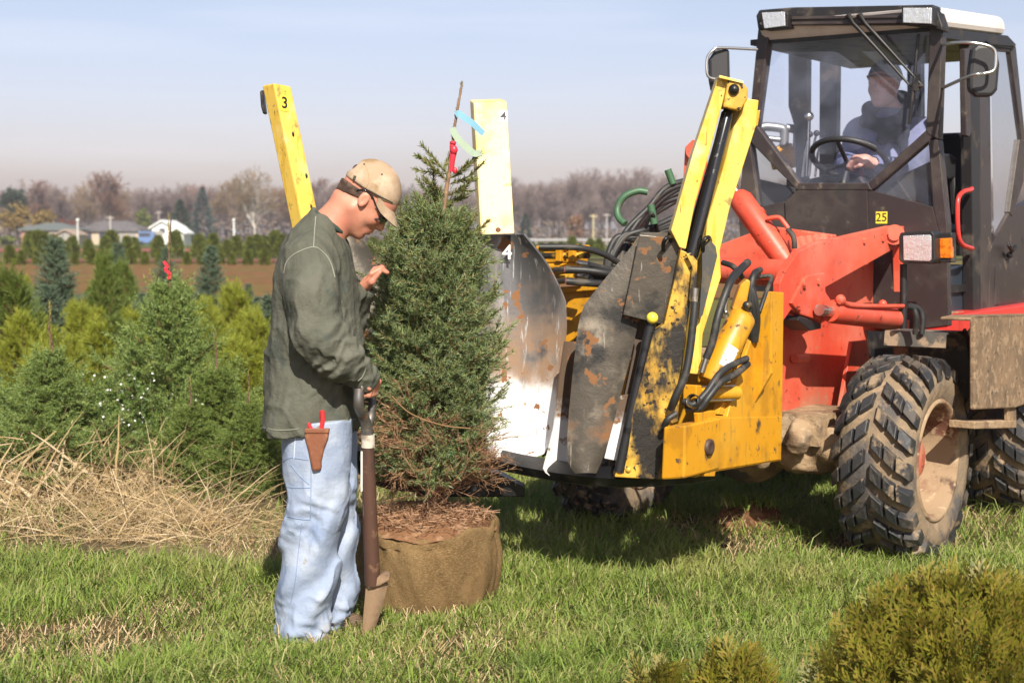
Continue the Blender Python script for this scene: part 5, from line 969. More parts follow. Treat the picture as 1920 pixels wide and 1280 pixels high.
# ------------------------------------------------------------------ the man beside the spruce
Y0 = 5.45
def mp(px, py, dy=0.): return at(px, py, Y0+dy)
def mrow(rows, dy): 
    out = []
    for py, xl, xr, hy in rows: a, b = mp(xl, py, dy), mp(xr, py, dy); out.append((a.z, (a.x+b.x)/2, Y0+dy, (b.x-a.x)/2, hy))
    return out
man = thing('person', 'man in grey green sweatshirt, tan cap and pale jeans bending over the balled spruce', 'person', (mp(600, 1190).x, Y0, 0))
ML = tuple(man.location)
# body: one continuous surface
s = SDF((-1.0, 5.08, -.01), (-.33, 5.82, 1.72), .0033)
hp = R_(-52); hf = Vector((math.cos(hp), 0, math.sin(hp))); hu = Vector((-math.sin(hp), 0, math.cos(hp))); hl = Vector((0, 1, 0)); hc = mp(683, 376, -.07)+Vector((0, .07, 0))
HL, _, _ = head(s, hc, hf, hu, hl)
s.cone(mp(650, 388), mp(606, 440), .062, .072, .03); s.cone(mp(606, 440), mp(590, 560), .072, .1, .03); s.cone(mp(590, 560), mp(595, 790), .1, .1, .03)
RA = [(583, 492, -.17), (586, 560, -.245), (598, 626, -.27), (640, 672, -.235), (686, 708, -.16)]; LA = [(600, 490, .16), (625, 600, .2), (650, 600, .2), (678, 546, .11)]
s.chain([mp(*p) for p in RA], [.05, .045, .04, .036, .027], .02); s.chain([mp(*p) for p in LA], [.05, .042, .04, .026], .02)
s.chain([mp(588, 800, -.09), mp(585, 1000, -.09), mp(565, 1185, -.09), mp(600, 1202, -.1)], [.075, .055, .04, .035], .02); s.chain([mp(605, 800, .09), mp(622, 1000, .1), mp(628, 1155, .1), mp(650, 1168, .1)], [.075, .055, .04, .03], .02)
# right hand closed round the shovel grip
E1, E2 = mp(671, 729, -.215), mp(699, 722, -.07); gt = (E2-E1).normalized(); e2 = (Zv-gt*gt.z).normalized(); e1 = e2.cross(gt); e1 = e1 if e1.x > 0 else -e1
G = E1+gt*.075; wr = mp(686, 706, -.16)
def gp(t, ang, rad): return G+gt*t+(e1*math.cos(R_(ang))+e2*math.sin(R_(ang)))*rad
for i, (t, rd) in enumerate(((-.033, .0092), (-.011, .0098), (.011, .0095), (.032, .0082))):
    s.chain([wr.lerp(gp(t, 100, .036), .35), gp(t, 82, .04), gp(t, 25, .043), gp(t, -45, .036), gp(t, -110, .03)], [.016, rd+.0035, rd+.0015, rd, rd*.85], .006)
s.chain([wr, gp(0, 110, .035)], [.024, .024], .015); s.chain([wr+gt*-.015, gp(-.05, 150, .034), gp(-.058, 60, .034), gp(-.05, 0, .033)], [.017, .0135, .0115, .0095], .008)
# left hand opened against the branches, thumb up
lw = mp(679, 544, .11)
s.chain([lw, mp(690, 528, .105)], [.024, .023], .012); s.chain([mp(682, 540, .085), mp(697, 528, .055), mp(712, 510, .05)], [.015, .0125, .009], .01)
for i in range(4):
    d = .075+.024*i; s.chain([mp(690, 528, .09+.01*i), mp(697+2*i, 513-3*i, d), mp(712+2*i, 505-2*i, d+.01), mp(727-2*abs(i-1), 511, d+.02)], [.014, .0098, .0088, .0075], .006)
part('body', s.mesh('body', ML), m_skin, man)
# sweatshirt
s = SDF((-1.06, 5.06, .72), (-.33, 5.86, 1.62), .005)
s.loft(mrow([(392, 592, 618, .075), (415, 566, 640, .11), (440, 545, 652, .165), (470, 528, 660, .205), (510, 516, 667, .222), (560, 511, 672, .215), (620, 507, 676, .205), (680, 503, 675, .2), (740, 497, 671, .205), (780, 492, 669, .212), (808, 489, 668, .214)], 0), .02)
for A, rs in ((RA, [.088, .083, .076, .062, .045]), (LA, [.085, .075, .068, .046])): s.chain([mp(*p) for p in A], rs, .045)
s.chain([mp(670, 696, -.185), mp(690, 709, -.157)], [.047, .043], .012); s.chain([mp(668, 562, .14), mp(680, 545, .11)], [.05, .046], .012)
p0 = np.array(mp(617, 420)); nn = np.array([.68, 0, .73])
s.op(lambda P: np.maximum(np.maximum(-((P-p0)@nn), np.abs(P[..., 1]-Y0)-.085), np.abs(P[..., 0]-p0[0])-.12), p0-[.14, .1, .14], p0+[.14, .1, .14], .012, 'c')
for w_, sl in ((mp(693, 711, -.152), mp(686, 706, -.16)), (mp(684, 540, .105), lw)): s.ell(w_, (.03, .03, .03), .006, mode='c')
def wr_shirt(P):
    a = vnoise(P*np.array([1, 1, .6]), .13)*.02+vnoise(P*np.array([1, 1, .75]), .055, 4)*.012+vnoise(P*np.array([1.3, 1.3, .7]), .026, 6)*.005
    q = P-np.array(mp(640, 672, -.235)); arm = np.exp(-(q**2).sum(-1)/.02); u = q@np.array([.75, 0, -.62]); a += arm*.007*np.sin(u*150+vnoise(P, .05, 7)*7)
    rg = 1-np.abs(2*vnoise(P*np.array([1, 1, .7])+P[:, [2, 0, 1]]*np.array([.5, 0, 0]), .1, 31))*2.2; a -= .008*np.clip(rg, 0, 1)**3; rg = 1-np.abs(2*vnoise(P, .05, 41))*2.2; a -= .005*np.clip(rg, 0, 1)**3*(.4+arm*1.2)
    lowr = np.clip((1.05-P[:, 2])/.25, 0, 1); a += lowr*.012*np.sin(P[:, 0]*22+P[:, 1]*26+vnoise(P, .15, 2)*6)
    return a
s.disp(wr_shirt)
m_shirt = M('olive_grey_cotton', (.094, .097, .075), .9, layers=[((.12, .12, .095), 5, .42, .62), ((.17, .14, .1), 2.6, .6, .72, {'seed': 4, 'amt': .7}), ((.075, .085, .072), 9, .55, .7)], bump=[(28, .006), (70, .003), (500, .0006)], spec=.12)
sh_me = s.mesh('sweatshirt', ML); shirt = part('sweatshirt', sh_me, m_shirt, man)
def bvh(me, off): return BVHTree.FromPolygons([tuple(Vector(v.co)+Vector(off)) for v in me.vertices], [tuple(p.vertices) for p in me.polygons])
def surf(T, px, py, lift=.001, Yd=None):
    r_ = ray(px, py).normalized(); h = T.ray_cast(CAM, r_); return (h[0]-r_*lift) if h[0] is not None else at(px, py, Yd or Y0-.2)
def stitch(name, T, pts, rad, m, par, lift=.0008, n=5):
    P = cr([Vector((x, y, 0)) for x, y in pts], n); b = MB(); b.tube([surf(T, p.x, p.y, lift) for p in P if T.ray_cast(CAM, ray(p.x, p.y).normalized())[0] is not None], rad, 5); return part(name, b, m, par)
Tsh = bvh(sh_me, ML); m_seam = M('pale_seam', (.24, .25, .2), .9)
stitch('seam', Tsh, [(592, 406), (590, 430), (588, 463)], .0022, m_seam, shirt); stitch('seam', Tsh, [(532, 512), (538, 490), (556, 474), (588, 463), (607, 474), (620, 492), (628, 520)], .0022, m_seam, shirt)
stitch('seam', Tsh, [(491, 801), (520, 806), (550, 805), (560, 803)], .0016, m_seam, shirt); stitch('seam', Tsh, [(610, 790), (640, 788), (666, 786)], .0016, m_seam, shirt); stitch('seam', Tsh, [(671, 714), (678, 708), (684, 697), (686, 690)], .002, m_seam, shirt)
stitch('placket', Tsh, [(643, 450), (650, 470), (655, 500), (655, 530)], .003, M('placket_dark', (.03, .034, .028), .9), shirt)
b = MB(); pts = []
cA, cB = mp(593, 399), mp(645, 438)
for i in range(25):
    a = 2*math.pi*i/24; pts.append((cA+cB)/2+(cB-cA)/2*math.cos(a)+Vector((0, .083, 0))*math.sin(a)+Vector((-.01, 0, .012))*(1-abs(math.cos(a))))
b.tube(pts, .011, 8); part('collar', b, M('green_collar', (.035, .06, .045), .9), shirt)
# jeans
s = SDF((-1.06, 5.1, -.015), (-.34, 5.82, .84), .005)
s.loft(mrow([(785, 529, 662, .125), (850, 529, 658, .118), (920, 532, 652, .112), (970, 532, 645, .106), (1040, 525, 636, .103), (1100, 521, 630, .1), (1150, 516, 620, .1), (1190, 512, 610, .102), (1210, 515, 606, .1)], -.085), .02)
s.loft(mrow([(785, 548, 671, .125), (900, 560, 672, .112), (1000, 585, 671, .105), (1060, 598, 670, .1), (1120, 606, 668, .097), (1160, 612, 660, .095), (1174, 616, 655, .09)], .1), .025)
def wr_jean(P):
    z = P[:, 2]; low = np.clip((.2-z)/.2, 0, 1); kn = np.exp(-((z-.46)/.1)**2)
    a = vnoise(P*np.array([1, 1, .3]), .08)*.014+vnoise(P*np.array([1, 1, .5]), .035, 3)*.005
    q2 = np.stack([P[..., 0]*.9-P[..., 2]*.42, P[..., 1], P[..., 2]*.5+P[..., 0]*.35], -1); rg = 1-np.abs(2*vnoise(q2, .085, 12))*2.2; a -= .0085*np.clip(rg, 0, 1)**3*np.clip((.75-z)/.3, .15, 1); rg = 1-np.abs(2*vnoise(q2*np.array([1, 1, 1.8]), .05, 22))*2.2; a -= .005*np.clip(rg, 0, 1)**3*(low*1.2+kn*.5)
    a += low*.008*np.sin(z*120+P[:, 0]*40+vnoise(P, .06, 5)*9)*(.5+vnoise(P, .12, 8)*1.6)+kn*.004*np.sin(z*100+P[:, 0]*50+vnoise(P, .07, 9)*8)*(.6+vnoise(P, .1, 8)*1.6)
    d = (P[:, 0]-P[:, 2]*.62); a += .01*np.sin(d*48+vnoise(P, .16, 1)*5)*np.clip((.66-z)/.2, 0, 1); return a
s.disp(wr_jean)
m_jean = M('washed_denim', (.26, .315, .43), .85, layers=[((.36, .41, .5), 6, .45, .65), ((.17, .225, .35), 10, .56, .7, {'stretch': (1, 1, .4)}), ((.4, .36, .3), 4, .6, .72, {'amt': .75}), ((.3, .27, .23), 13, .68, .74)], bump=[(30, .003), (75, .002), (400, .001, (1, 1, .3))], spec=.15)
je_me = s.mesh('jeans', ML); jeans = part('jeans', je_me, m_jean, man); Tj = bvh(je_me, ML); m_st = M('denim_stitch', (.2, .27, .42), .9); m_st2 = M('denim_stitch_pale', (.5, .55, .64), .9)
stitch('stitching', Tj, [(555, 806), (553, 830), (551, 860)], .002, m_st2, jeans)
for q in ([(529, 866), (545, 858), (578, 862)], [(533, 912), (560, 914), (583, 914)], [(583, 862), (583, 915), (582, 972)], [(533, 966), (560, 972), (582, 974)], [(545, 870), (560, 890), (580, 908)]): stitch('stitching', Tj, q, .0017, m_st, jeans)
stitch('stitching', Tj, [(566, 980), (560, 1030), (553, 1090), (545, 1130)], .0018, m_st, jeans); stitch('stitching', Tj, [(516, 1196), (545, 1202), (575, 1203), (604, 1199)], .0018, m_st2, jeans)
# boots, hair, cap, glasses
m_boot = M('brown_boot', (.1, .06, .035), .7, layers=[((.22, .15, .09), 10, .5, .65)])
for a, c in (((560, 1200, -.1), (612, 1208, -.12)), ((622, 1164, .1), (664, 1168, .08))):
    t = SDF(np.array(mp(*a))-[.1, .09, .09], np.array(mp(*c))+[.1, .09, .11], .006); t.chain([mp(*a)+Vector((0, 0, .04)), mp(*a), mp(*c)], [.045, .046, .038], .02); part('boot', t.mesh('boot', ML), m_boot, man)
def hloc(x, y, z): return HL(x, y, z)
Rh = np.stack([np.array(hf), np.array(hl), np.array(hu)], 1); ncap = np.array(hf)*-.353+np.array(hu)*.935; pcap = HL(-.02, 0, .032)
def cap_sdf(L, Rm, n_, p_, h=.003, grow=0.):
    c = L(-.02, 0, .043); t = SDF(c-.16, c+.16, h); t.ell(c, (.111+grow, .09+grow, .106+grow), .004, Rm); t.op(lambda P: ((P-p_)@n_), c-.15, c+.15, .006, 'c'); return t
t = cap_sdf(HL, Rh, ncap, pcap)
t.ell(HL(-.115, 0, .045), (.03, .034, .024), .006, Rh, 'c')
t.disp(lambda P: vnoise(P, .05)*.006)
m_cap = M('tan_cap', (.37, .265, .175), .85, layers=[((.46, .35, .25), 9, .45, .6), ((.27, .18, .095), 7, .56, .66)], bump=[(60, .002), (420, .0006)], spec=.15)
cp_me = t.mesh('cap', ML); cap = part('cap', cp_me, m_cap, man); Tc = bvh(cp_me, ML)
def brim(L, par, m, off, ln=.082, zb=.066, dr=.03):
    g = []
    for i in range(11):
        v = i/10; row = []
        for j in range(21):
            u = -1+2*j/20; x0 = .064-.04*u*u; row.append(Vector(L(x0+v*ln*(1-.72*u**4-.06*u*u), .083*u*(1-.12*v*u*u), zb-dr*v-.02*u*u*(1-.4*v)-.008*v*v)))
        g.append(row)
    o = part('brim', MB().sheet(g), m, par); return solid(o, .005)
brim(HL, cap, m_cap, ML)
m_dark = M('cap_strap', (.05, .045, .03), .8)
stitch('seam', Tc, [(652, 339), (664, 344), (690, 356), (716, 370), (736, 380)], .0022, m_dark, cap); stitch('seam', Tc, [(682, 302), (690, 322), (692, 340), (686, 352)], .0012, M('cap_seam', (.4, .28, .13), .9), cap)
for q in ((683, 308), (716, 327)): b = MB(); b.ball(surf(Tc, *q), .0035, 8); part('eyelet', b, m_dark, cap)
b = MB(); b.tube([surf(Tc, 666, 330), surf(Tc, 664, 337)], .006, 6); part('strap_buckle', b, m_dark, cap)
# hair under the cap
c = HL(-.02, 0, .04); t = SDF(c-.15, c+.15, .0033); t.ell(c, (.1045, .081, .098), .004, Rh); t.cone(HL(-.0585, 0, .002), HL(-.0565, 0, -.05), .0625, .049, .03); t.op(lambda P: -((P-pcap)@ncap)-.01, c-.15, c+.15, .004, 'c'); nh = np.array(hf)*-.535+np.array(hu)*.845; ph = HL(-.062, 0, -.024)-nh*.012
t.op(lambda P: ((P-ph)@nh), c-.15, c+.15, .006, 'c'); px_ = HL(.046, 0, .03); t.op(lambda P: -((P-px_)@np.array(hf)), c-.15, c+.15, .004, 'c'); t.ell(HL(-.096, 0, .045), (.03, .032, .025), .006, Rh); t.disp(lambda P: vnoise(P, .012)*.004); part('hair', t.mesh('hair', ML), m_hair, man)
m_lensd = M('dark_sunglass', (.006, .006, .008), .08, coat=.8); gl = MB()
for sg in (-1, 1):
    g = [[Vector(HL(.104-.02*abs(u)**1.5-.012*v*v, sg*(.006+.056*u), .006+.023*v*(1-.25*u))) for v in [-1+2*j/8 for j in range(9)]] for u in [i/10 for i in range(11)]]; gl.sheet(g)
o = part('sunglasses', gl, m_lensd, man); solid(o, .004)
for sg in (-1, 1): b = MB(); b.curve([HL(.086, sg*.063, .014), HL(.05, sg*.075, .02), HL(.005, sg*.08, .032), HL(-.03, sg*.08, .022), HL(-.045, sg*.077, .002)], .0028, 6); part('temple', b, m_lensd, o)
# holster and shears on the belt
Yh = Y0-.085-.135
hol = thing('tool_holster', 'worn brown leather holster hanging on the hip of the man in jeans', 'holster', mp(594, 880, -.22)); b = MB()
pr_ = [at(x, y, Yh) for x, y in [(571, 805), (617, 806), (615, 820), (607, 842), (602, 866), (602, 881), (586, 884), (582, 868), (577, 842), (571, 820)]]; b.prism(pr_, (0, .035, 0)); m_lea = M('worn_leather', (.19, .065, .028), .6, layers=[((.34, .15, .075), 9, .5, .65), ((.1, .04, .02), 14, .58, .68)], bump=(40, .002)); part('pouch', b, m_lea, hol, bevel=.008)
b = MB(); b.prism([at(x, y, Yh-.004) for x, y in [(571, 803), (617, 804), (616, 812), (571, 812)]], (0, .04, 0)); part('rim', b, m_lea, hol, bevel=.003)
shr = thing('pruning_shears', 'red handled pruning shears stuck in the leather holster', 'shears', mp(590, 800, -.2)); m_rh = M('red_grip', (.65, .03, .035), .35)
for q in ([(584, 804), (577, 790), (573, 772)], [(602, 804), (605, 788), (604, 769)]): b = MB(); b.curve([at(x, y, Yh+.015) for x, y in q], .0085, 8); part('handle', b, m_rh, shr)
b = MB(); b.curve([at(573, 774, Yh+.015), at(570, 769, Yh+.015), at(576, 768, Yh+.02)], .004, 6); b.prism([at(x, y, Yh+.012) for x, y in [(583, 796), (592, 800), (603, 796), (598, 812), (588, 812)]], (0, .008, 0)); part('blade', b, m_chrome, shr)
# shovel
shv = thing('shovel', 'heavy rusty steel shovel with hollow cross grip, held upright by the man', 'shovel', mp(692, 1200, -.04)); m_steel = M('worn_shovel_steel', (.17, .16, .15), .38, .7, layers=[((.2, .17, .14), 12, .5, .64, {'rough': .55}), ((.13, .06, .03), 18, .56, .66, {'metal': 0, 'rough': .9})])
m_shaft = M('rusty_shaft', (.1, .05, .035), .5, .25, layers=[((.035, .03, .028), 6, .45, .6, {'stretch': (1, 1, .4)}), ((.26, .15, .09), 12, .58, .68), ((.22, .19, .16), 25, .64, .7, {'stretch': (2, 2, .3)})], bump=(30, .0015))
b = MB(); b.lathe(E1, gt, [(0, .0125), (0, .019), (.004, .02), ((E2-E1).length, .019), ((E2-E1).length, .0125), (.02, .0125), (0, .0125)], 24); part('grip', b, m_steel, shv)
jn = mp(688, 802, -.135); b = MB()
b.tube(cr([E1+gt*.012, E1+gt*.008+Vector((0, 0, -.06)), jn+Vector((-.008, -.02, .04)), jn], 5), [.019]*10+[.02]*6, 10); b.tube(cr([E2-gt*.012, E2-gt*.005+Vector((0, 0, -.05)), jn+Vector((.012, .02, .04)), jn], 5), [.014]*10+[.017]*6, 10); part('fork', b, m_steel, shv)
b = MB(); b.tube([jn, mp(690, 822, -.13)], [.022, .0215], 14); part('ferrule', b, m_steel, shv); b = MB(); b.tube([mp(690, 814, -.13), mp(690, 838, -.128)], [.0245, .025], 14); part('tape_wrap', b, M('dirty_tape', (.5, .46, .38), .8, layers=[((.25, .2, .15), 20, .5, .65)]), shv)
b = MB(); b.tube([mp(690, 836, -.128), mp(693, 950, -.11), mp(699, 1095, -.075)], [.0225, .026, .029], 18); part('shaft', b, m_shaft, shv)
b = MB(); b.tube([mp(678, 846, -.14), mp(678, 920, -.13)], .004, 5); part('shaft_label', b, m_white, shv)
m_dirtb = M('soil_crusted_steel', (.26, .17, .1), .9, layers=[((.16, .1, .06), 8, .45, .6), ((.09, .07, .055), 12, .58, .68)], bump=[(18, .004)])
g = []
for i in range(9):
    t_ = i/8; y = 1092+(1204-1092)*t_; xl = 688-9*t_; xr = 726-26*t_-10*t_*t_; g.append([mp(xl+(xr-xl)*k/6, y, -.07+.035*t_-.012*(1-(k/3-1)**2)+.002*(k-3)) for k in range(7)])
o = part('blade', MB().sheet(g), m_dirtb, shv); solid(o, .014)
b = MB(); b.prism([mp(x, y, -.1) for x, y in [(687, 1094), (700, 1086), (722, 1072), (731, 1076), (730, 1088), (712, 1098), (690, 1104)]], (0, .04, 0)); part('footrest', b, m_dirtb, shv, bevel=.006)

# ------------------------------------------------------------------ the driver in the cab
drv = thing('person', 'man in dark hooded sweatshirt and grey cap driving behind the cab glass', 'person', V3(-1.6, -.65, 1.2)); DL = tuple(drv.location)
df = (Fv*1.-Sv*.03).normalized(); dl = Zv.cross(df); dc = at(1657, 163, 8.42); m_skin2 = M('skin_lightened', (.72, .4, .3), .5)  # driver's skin, hoodie and cap colours lightened to offset the cab's shade
s = SDF(np.array(dc)-[.55, .6, .75], np.array(dc)+[.45, .4, .2], .0058); DH, _, _ = head(s, dc, df, Zv, dl, 1.02)
s.cone(Vector(DH(-.03, 0, -.05)), at(1672, 225, 8.5), .058, .065, .02); s.cone(at(1672, 225, 8.5), at(1682, 360, 8.55), .1, .13, .03)
AL = [at(1722, 248, 8.42), at(1712, 325, 8.2), at(1640, 308, 8.0)]; AR = [at(1618, 250, 8.55), at(1590, 310, 8.35), at(1600, 322, 8.1)]
s.chain(AL, [.055, .045, .03], .02); s.chain(AR, [.055, .045, .032], .02); s.chain([AL[2], at(1622, 302, 7.98), at(1606, 300, 7.97)], [.03, .034, .03], .015)
for i in range(4): s.chain([at(1612-2*i, 297+2*i, 7.95+.012*i), at(1597+i, 300+3*i, 7.93+.012*i), at(1590+2*i, 312+2*i, 7.95+.012*i), at(1594+2*i, 317+i, 7.99+.01*i)], [.014, .0115, .0105, .009], .005)
s.chain([at(1626, 302, 7.95), at(1612, 310, 7.93), at(1604, 314, 7.95)], [.014, .012, .01], .006)
part('body', s.mesh('body', DL), m_skin2, drv)
s = SDF(np.array(dc)-[.55, .6, .75], np.array(dc)+[.5, .45, .0], .007); s.chain([at(1610, 250, 8.58), at(1728, 250, 8.42)], [.085, .09], .03); s.cone(at(1668, 250, 8.5), at(1682, 390, 8.58), .16, .18, .05); s.cone(at(1655, 235, 8.46), at(1660, 300, 8.44), .1, .13, .04)
s.chain(AL, [.085, .075, .052], .03); s.chain(AR, [.085, .072, .055], .03); s.ell(at(1634, 307, 7.99), (.035, .035, .035), .006, mode='c'); s.disp(lambda P: vnoise(P, .09)*.02+vnoise(P, .04, 3)*.008)
m_hood = M('slate_hoodie', (.2, .215, .34), .9, layers=[((.15, .165, .28), 6, .45, .65)], bump=(40, .003)); part('hoodie', s.mesh('hoodie', DL), m_hood, drv)
s = SDF(np.array(dc)-[.35, .35, .4], np.array(dc)+[.35, .35, .1], .007); s.chain([at(1624, 226, 8.36), at(1632, 205, 8.42), at(1690, 190, 8.56), at(1704, 215, 8.46), at(1668, 240, 8.33), at(1626, 228, 8.36)], [.035, .04, .055, .06, .05, .035], .03); s.chain([at(1660, 240, 8.31), at(1652, 262, 8.3), at(1690, 250, 8.3), at(1700, 300, 8.28)], [.03, .02, .035, .03], .03); s.ell(np.array(DH(-.02, 0, -.03)), (.075, .075, .1), .01, mode='c'); s.disp(lambda P: vnoise(P, .05)*.012)
part('hood', s.mesh('hood', DL), M('navy_hood', (.018, .02, .035), .9), drv)
Rd = np.stack([np.array(df), np.array(dl), np.array(Zv)], 1); nd = np.array(df)*-.1+np.array(Zv)*.99; t = cap_sdf(DH, Rd, nd, DH(0, 0, .045), .004, .003); m_gcap = M('grey_cap', (.2, .205, .2), .85); o = part('cap', t.mesh('cap', DL), m_gcap, drv); brim(DH, o, m_gcap, DL, .075, .06, -.004)
c = np.array(DH(-.02, 0, .04)); t = SDF(c-.15, c+.15, .005); t.ell(c, (.104, .08, .098), .004, Rd); t.op(lambda P: ((P-np.array(DH(0, 0, -.03)))@np.array(Zv)), c-.15, c+.15, .006, 'c'); px2 = DH(.015, 0, 0); t.op(lambda P: -((P-px2)@np.array(df)), c-.15, c+.15, .004, 'c'); part('hair', t.mesh('hair', DL), m_hair, drv)
# ================================================================== THE BALLED SPRUCE AND THE NEAR PLANTS
r = np.random.default_rng(21); YT = 5.92
TC = at(800, 985, YT); tree = thing('spruce_tree', 'green spruce with burlap wrapped root ball standing between the man and the spade', 'conifer', (TC.x, YT, 0)); TL = np.array(tree.location)
def tpt(px, py, dy=0): return np.array(at(px, py, YT+dy))-TL
prof = [(412, 800, 835, .02), (440, 765, 868, .08), (465, 738, 892, .13), (490, 715, 905, .17), (520, 702, 908, .2), (600, 690, 922, .24), (680, 688, 938, .27), (740, 684, 942, .28), (800, 690, 926, .27), (850, 702, 905, .23), (895, 724, 885, .17)]
zs = np.array([tpt(800, p[0])[2] for p in prof]); xl = np.array([tpt(p[1], p[0])[0] for p in prof]); xr = np.array([tpt(p[2], p[0])[0] for p in prof]); hy = np.array([p[3] for p in prof]); o = np.argsort(zs); zs, xl, xr, hy = zs[o], xl[o], xr[o], hy[o]
tr_px = [(806, 985), (812, 900), (818, 800), (822, 600), (826, 435), (837, 355), (842, 325), (852, 240), (866, 158)]; TP = np.array([tpt(*p) for p in tr_px])
def trunk_at(z): return np.array([np.interp(z, TP[:, 2], TP[:, 0]), 0, z])
b = MB(); b.tube([Vector(p+TL) for p in TP], [.03, .027, .022, .017, .011, .009, .0075, .0055, .004], 10)
part('trunk', b, M('spruce_stem', (.26, .15, .085), .85, layers=[((.14, .08, .045), 30, .45, .6), ((.3, .2, .12), 60, .55, .65)], bump=(110, .002)), tree)
B0, B1, T0, T1 = [], [], [], []
for i in range(190):
    z = zs[0]+.02+(zs[-1]-zs[0]-.02)*((i+r.random())/190)**.95; cx = (np.interp(z, zs, xl)+np.interp(z, zs, xr))/2; ax = (np.interp(z, zs, xr)-np.interp(z, zs, xl))/2; ay = np.interp(z, zs, hy); a = i*2.39996+r.normal()*.3; rad = (.5+.54*r.random())*(1+.1*math.sin(2*a+z*7))
    e = np.array([cx+ax*rad*math.cos(a), ay*rad*math.sin(a), z]); hz = (z-zs[0])/(zs[-1]-zs[0]); Lb = math.hypot(e[0]-cx, e[1]); o_ = trunk_at(max(z-(.12+.75*hz)*Lb-.03, .4)); c_ = (o_+e)/2+np.array([0, 0, -.12*Lb]); pts = [o_*(1-t)**2+2*c_*t*(1-t)+e*t*t for t in np.linspace(0, 1, 7)]
    for k in range(6):
        p, q = pts[k], pts[k+1]; B0.append(p); B1.append(q); f = (k+1)/6
        if f < .4: continue
        T0.append(p); T1.append(q); d = unit(q-p); n_ = unit(np.cross(d, [0, 0, 1.])+r.normal(size=3)*.2); n2 = np.cross(n_, d)
        for sg in (-1, 1):
            for rep in range(2):
                b0 = p+(q-p)*r.random(); e_ = unit(d*.85+n_*sg*(.5+.3*r.random())+n2*r.normal()*.3+np.array([0, 0, .12])); l = (.075+.12*r.random())*(1.25-.55*f); T0.append(b0); T1.append(b0+e_*l)
                if r.random() < .55: m_ = b0+e_*l*.5; e2 = unit(e_+n_*sg*.5+r.normal(size=3)*.3); T0.append(m_); T1.append(m_+e2*l*.6)
    d = unit(pts[-1]-pts[-2]+np.array([0, 0, .02])); T0.append(e); T1.append(e+d*(.03+.05*r.random()))
T0, T1 = np.array(T0), np.array(T1); nv, nf = needles(T0, T1, 430, .0175, .0029, r, (.6, 1.05))
part('foliage', np_mesh('foliage', nv, [nf]), m_spruce_main if 'm_spruce_main' in globals() else fol('main_spruce_needles', [(.12, .19, .065), (.21, .285, .1), (.16, .245, .14), (.3, .33, .1), (.19, .27, .16)], .2), tree)
sv, sf = sticks(np.concatenate([np.array(B0), T0]), np.concatenate([np.array(B1), T1]), np.concatenate([np.full(len(B0), .005), np.full(len(T0), .0016)]), np.concatenate([np.full(len(B0), .0035), np.full(len(T0), .001)])); part('branches', np_mesh('branches', sv, [sf]), m_twig, tree)
# top whorl, leader and the upright side shoots: long single shoots with short needles
sh = [((840, 328), (815, 300), (791, 271), .02), ((842, 340), (812, 318), (784, 291), -.03), ((835, 372), (806, 362), (781, 335), .0), ((836, 365), (812, 352), (795, 331), -.04), ((844, 334), (875, 315), (902, 287), -.02), ((844, 345), (880, 330), (908, 303), .04), ((840, 366), (868, 352), (886, 334), -.05), ((838, 385), (858, 372), (874, 352), .03), ((832, 392), (816, 375), (806, 352), .05),
      ((766, 470), (757, 420), (746, 376), -.05), ((772, 470), (766, 420), (762, 372), .02), ((792, 470), (789, 420), (786, 370), -.06), ((800, 460), (797, 410), (795, 374), .03), ((814, 470), (812, 420), (818, 388), -.04), ((862, 470), (890, 440), (919, 412), -.03), ((850, 460), (872, 432), (893, 400), -.06), ((838, 470), (852, 430), (862, 404), -.02), ((745, 480), (735, 450), (728, 424), .0), ((876, 480), (895, 462), (912, 448), .05), ((826, 450), (833, 410), (846, 392), .04)]
S0, S1, A0, A1 = [], [], [], []
for a, m_, c, dy in sh:
    P = cr([tpt(*a), tpt(*m_, dy*.6), tpt(*c, dy)], 3)
    for i in range(len(P)-1): S0.append(P[i]); S1.append(P[i+1])
    for k in range(2): d = unit(np.array(P[-1]-P[0])); q = np.array(P[1+k]); f = unit(d+r.normal(size=3)*.5); A0.append(q); A1.append(q+f*.05*(1+r.random()))
S0 = np.array([list(x) for x in S0]+[list(x) for x in A0]); S1 = np.array([list(x) for x in S1]+[list(x) for x in A1]); nv, nf = needles(S0, S1, 800, .021, .0042, r, (.5, .9)); part('top_shoots', np_mesh('top_shoots', nv, [nf]), fol('shoot_needles', [(.13, .17, .04), (.19, .21, .06), (.11, .15, .045)], .2), tree)
sv, sf = sticks(S0, S1, .0032, .0024); part('shoot_stems', np_mesh('shoot_stems', sv, [sf]), M('shoot_stem', (.2, .13, .06), .85), tree)
L0 = np.array([tpt(x, y) for x, y in ((848, 262), (853, 232), (856, 210), (861, 185))]); L1 = np.array([tpt(x, y) for x, y in ((853, 232), (856, 210), (861, 185), (866, 157))]); nv, nf = needles(L0, L1, 1300, .012, .0036, r, (.3, .8)); part('leader_buds', np_mesh('leader_buds', nv, [nf]), fol('bud_brown', [(.22, .17, .07), (.28, .22, .1), (.16, .16, .05)]), tree)
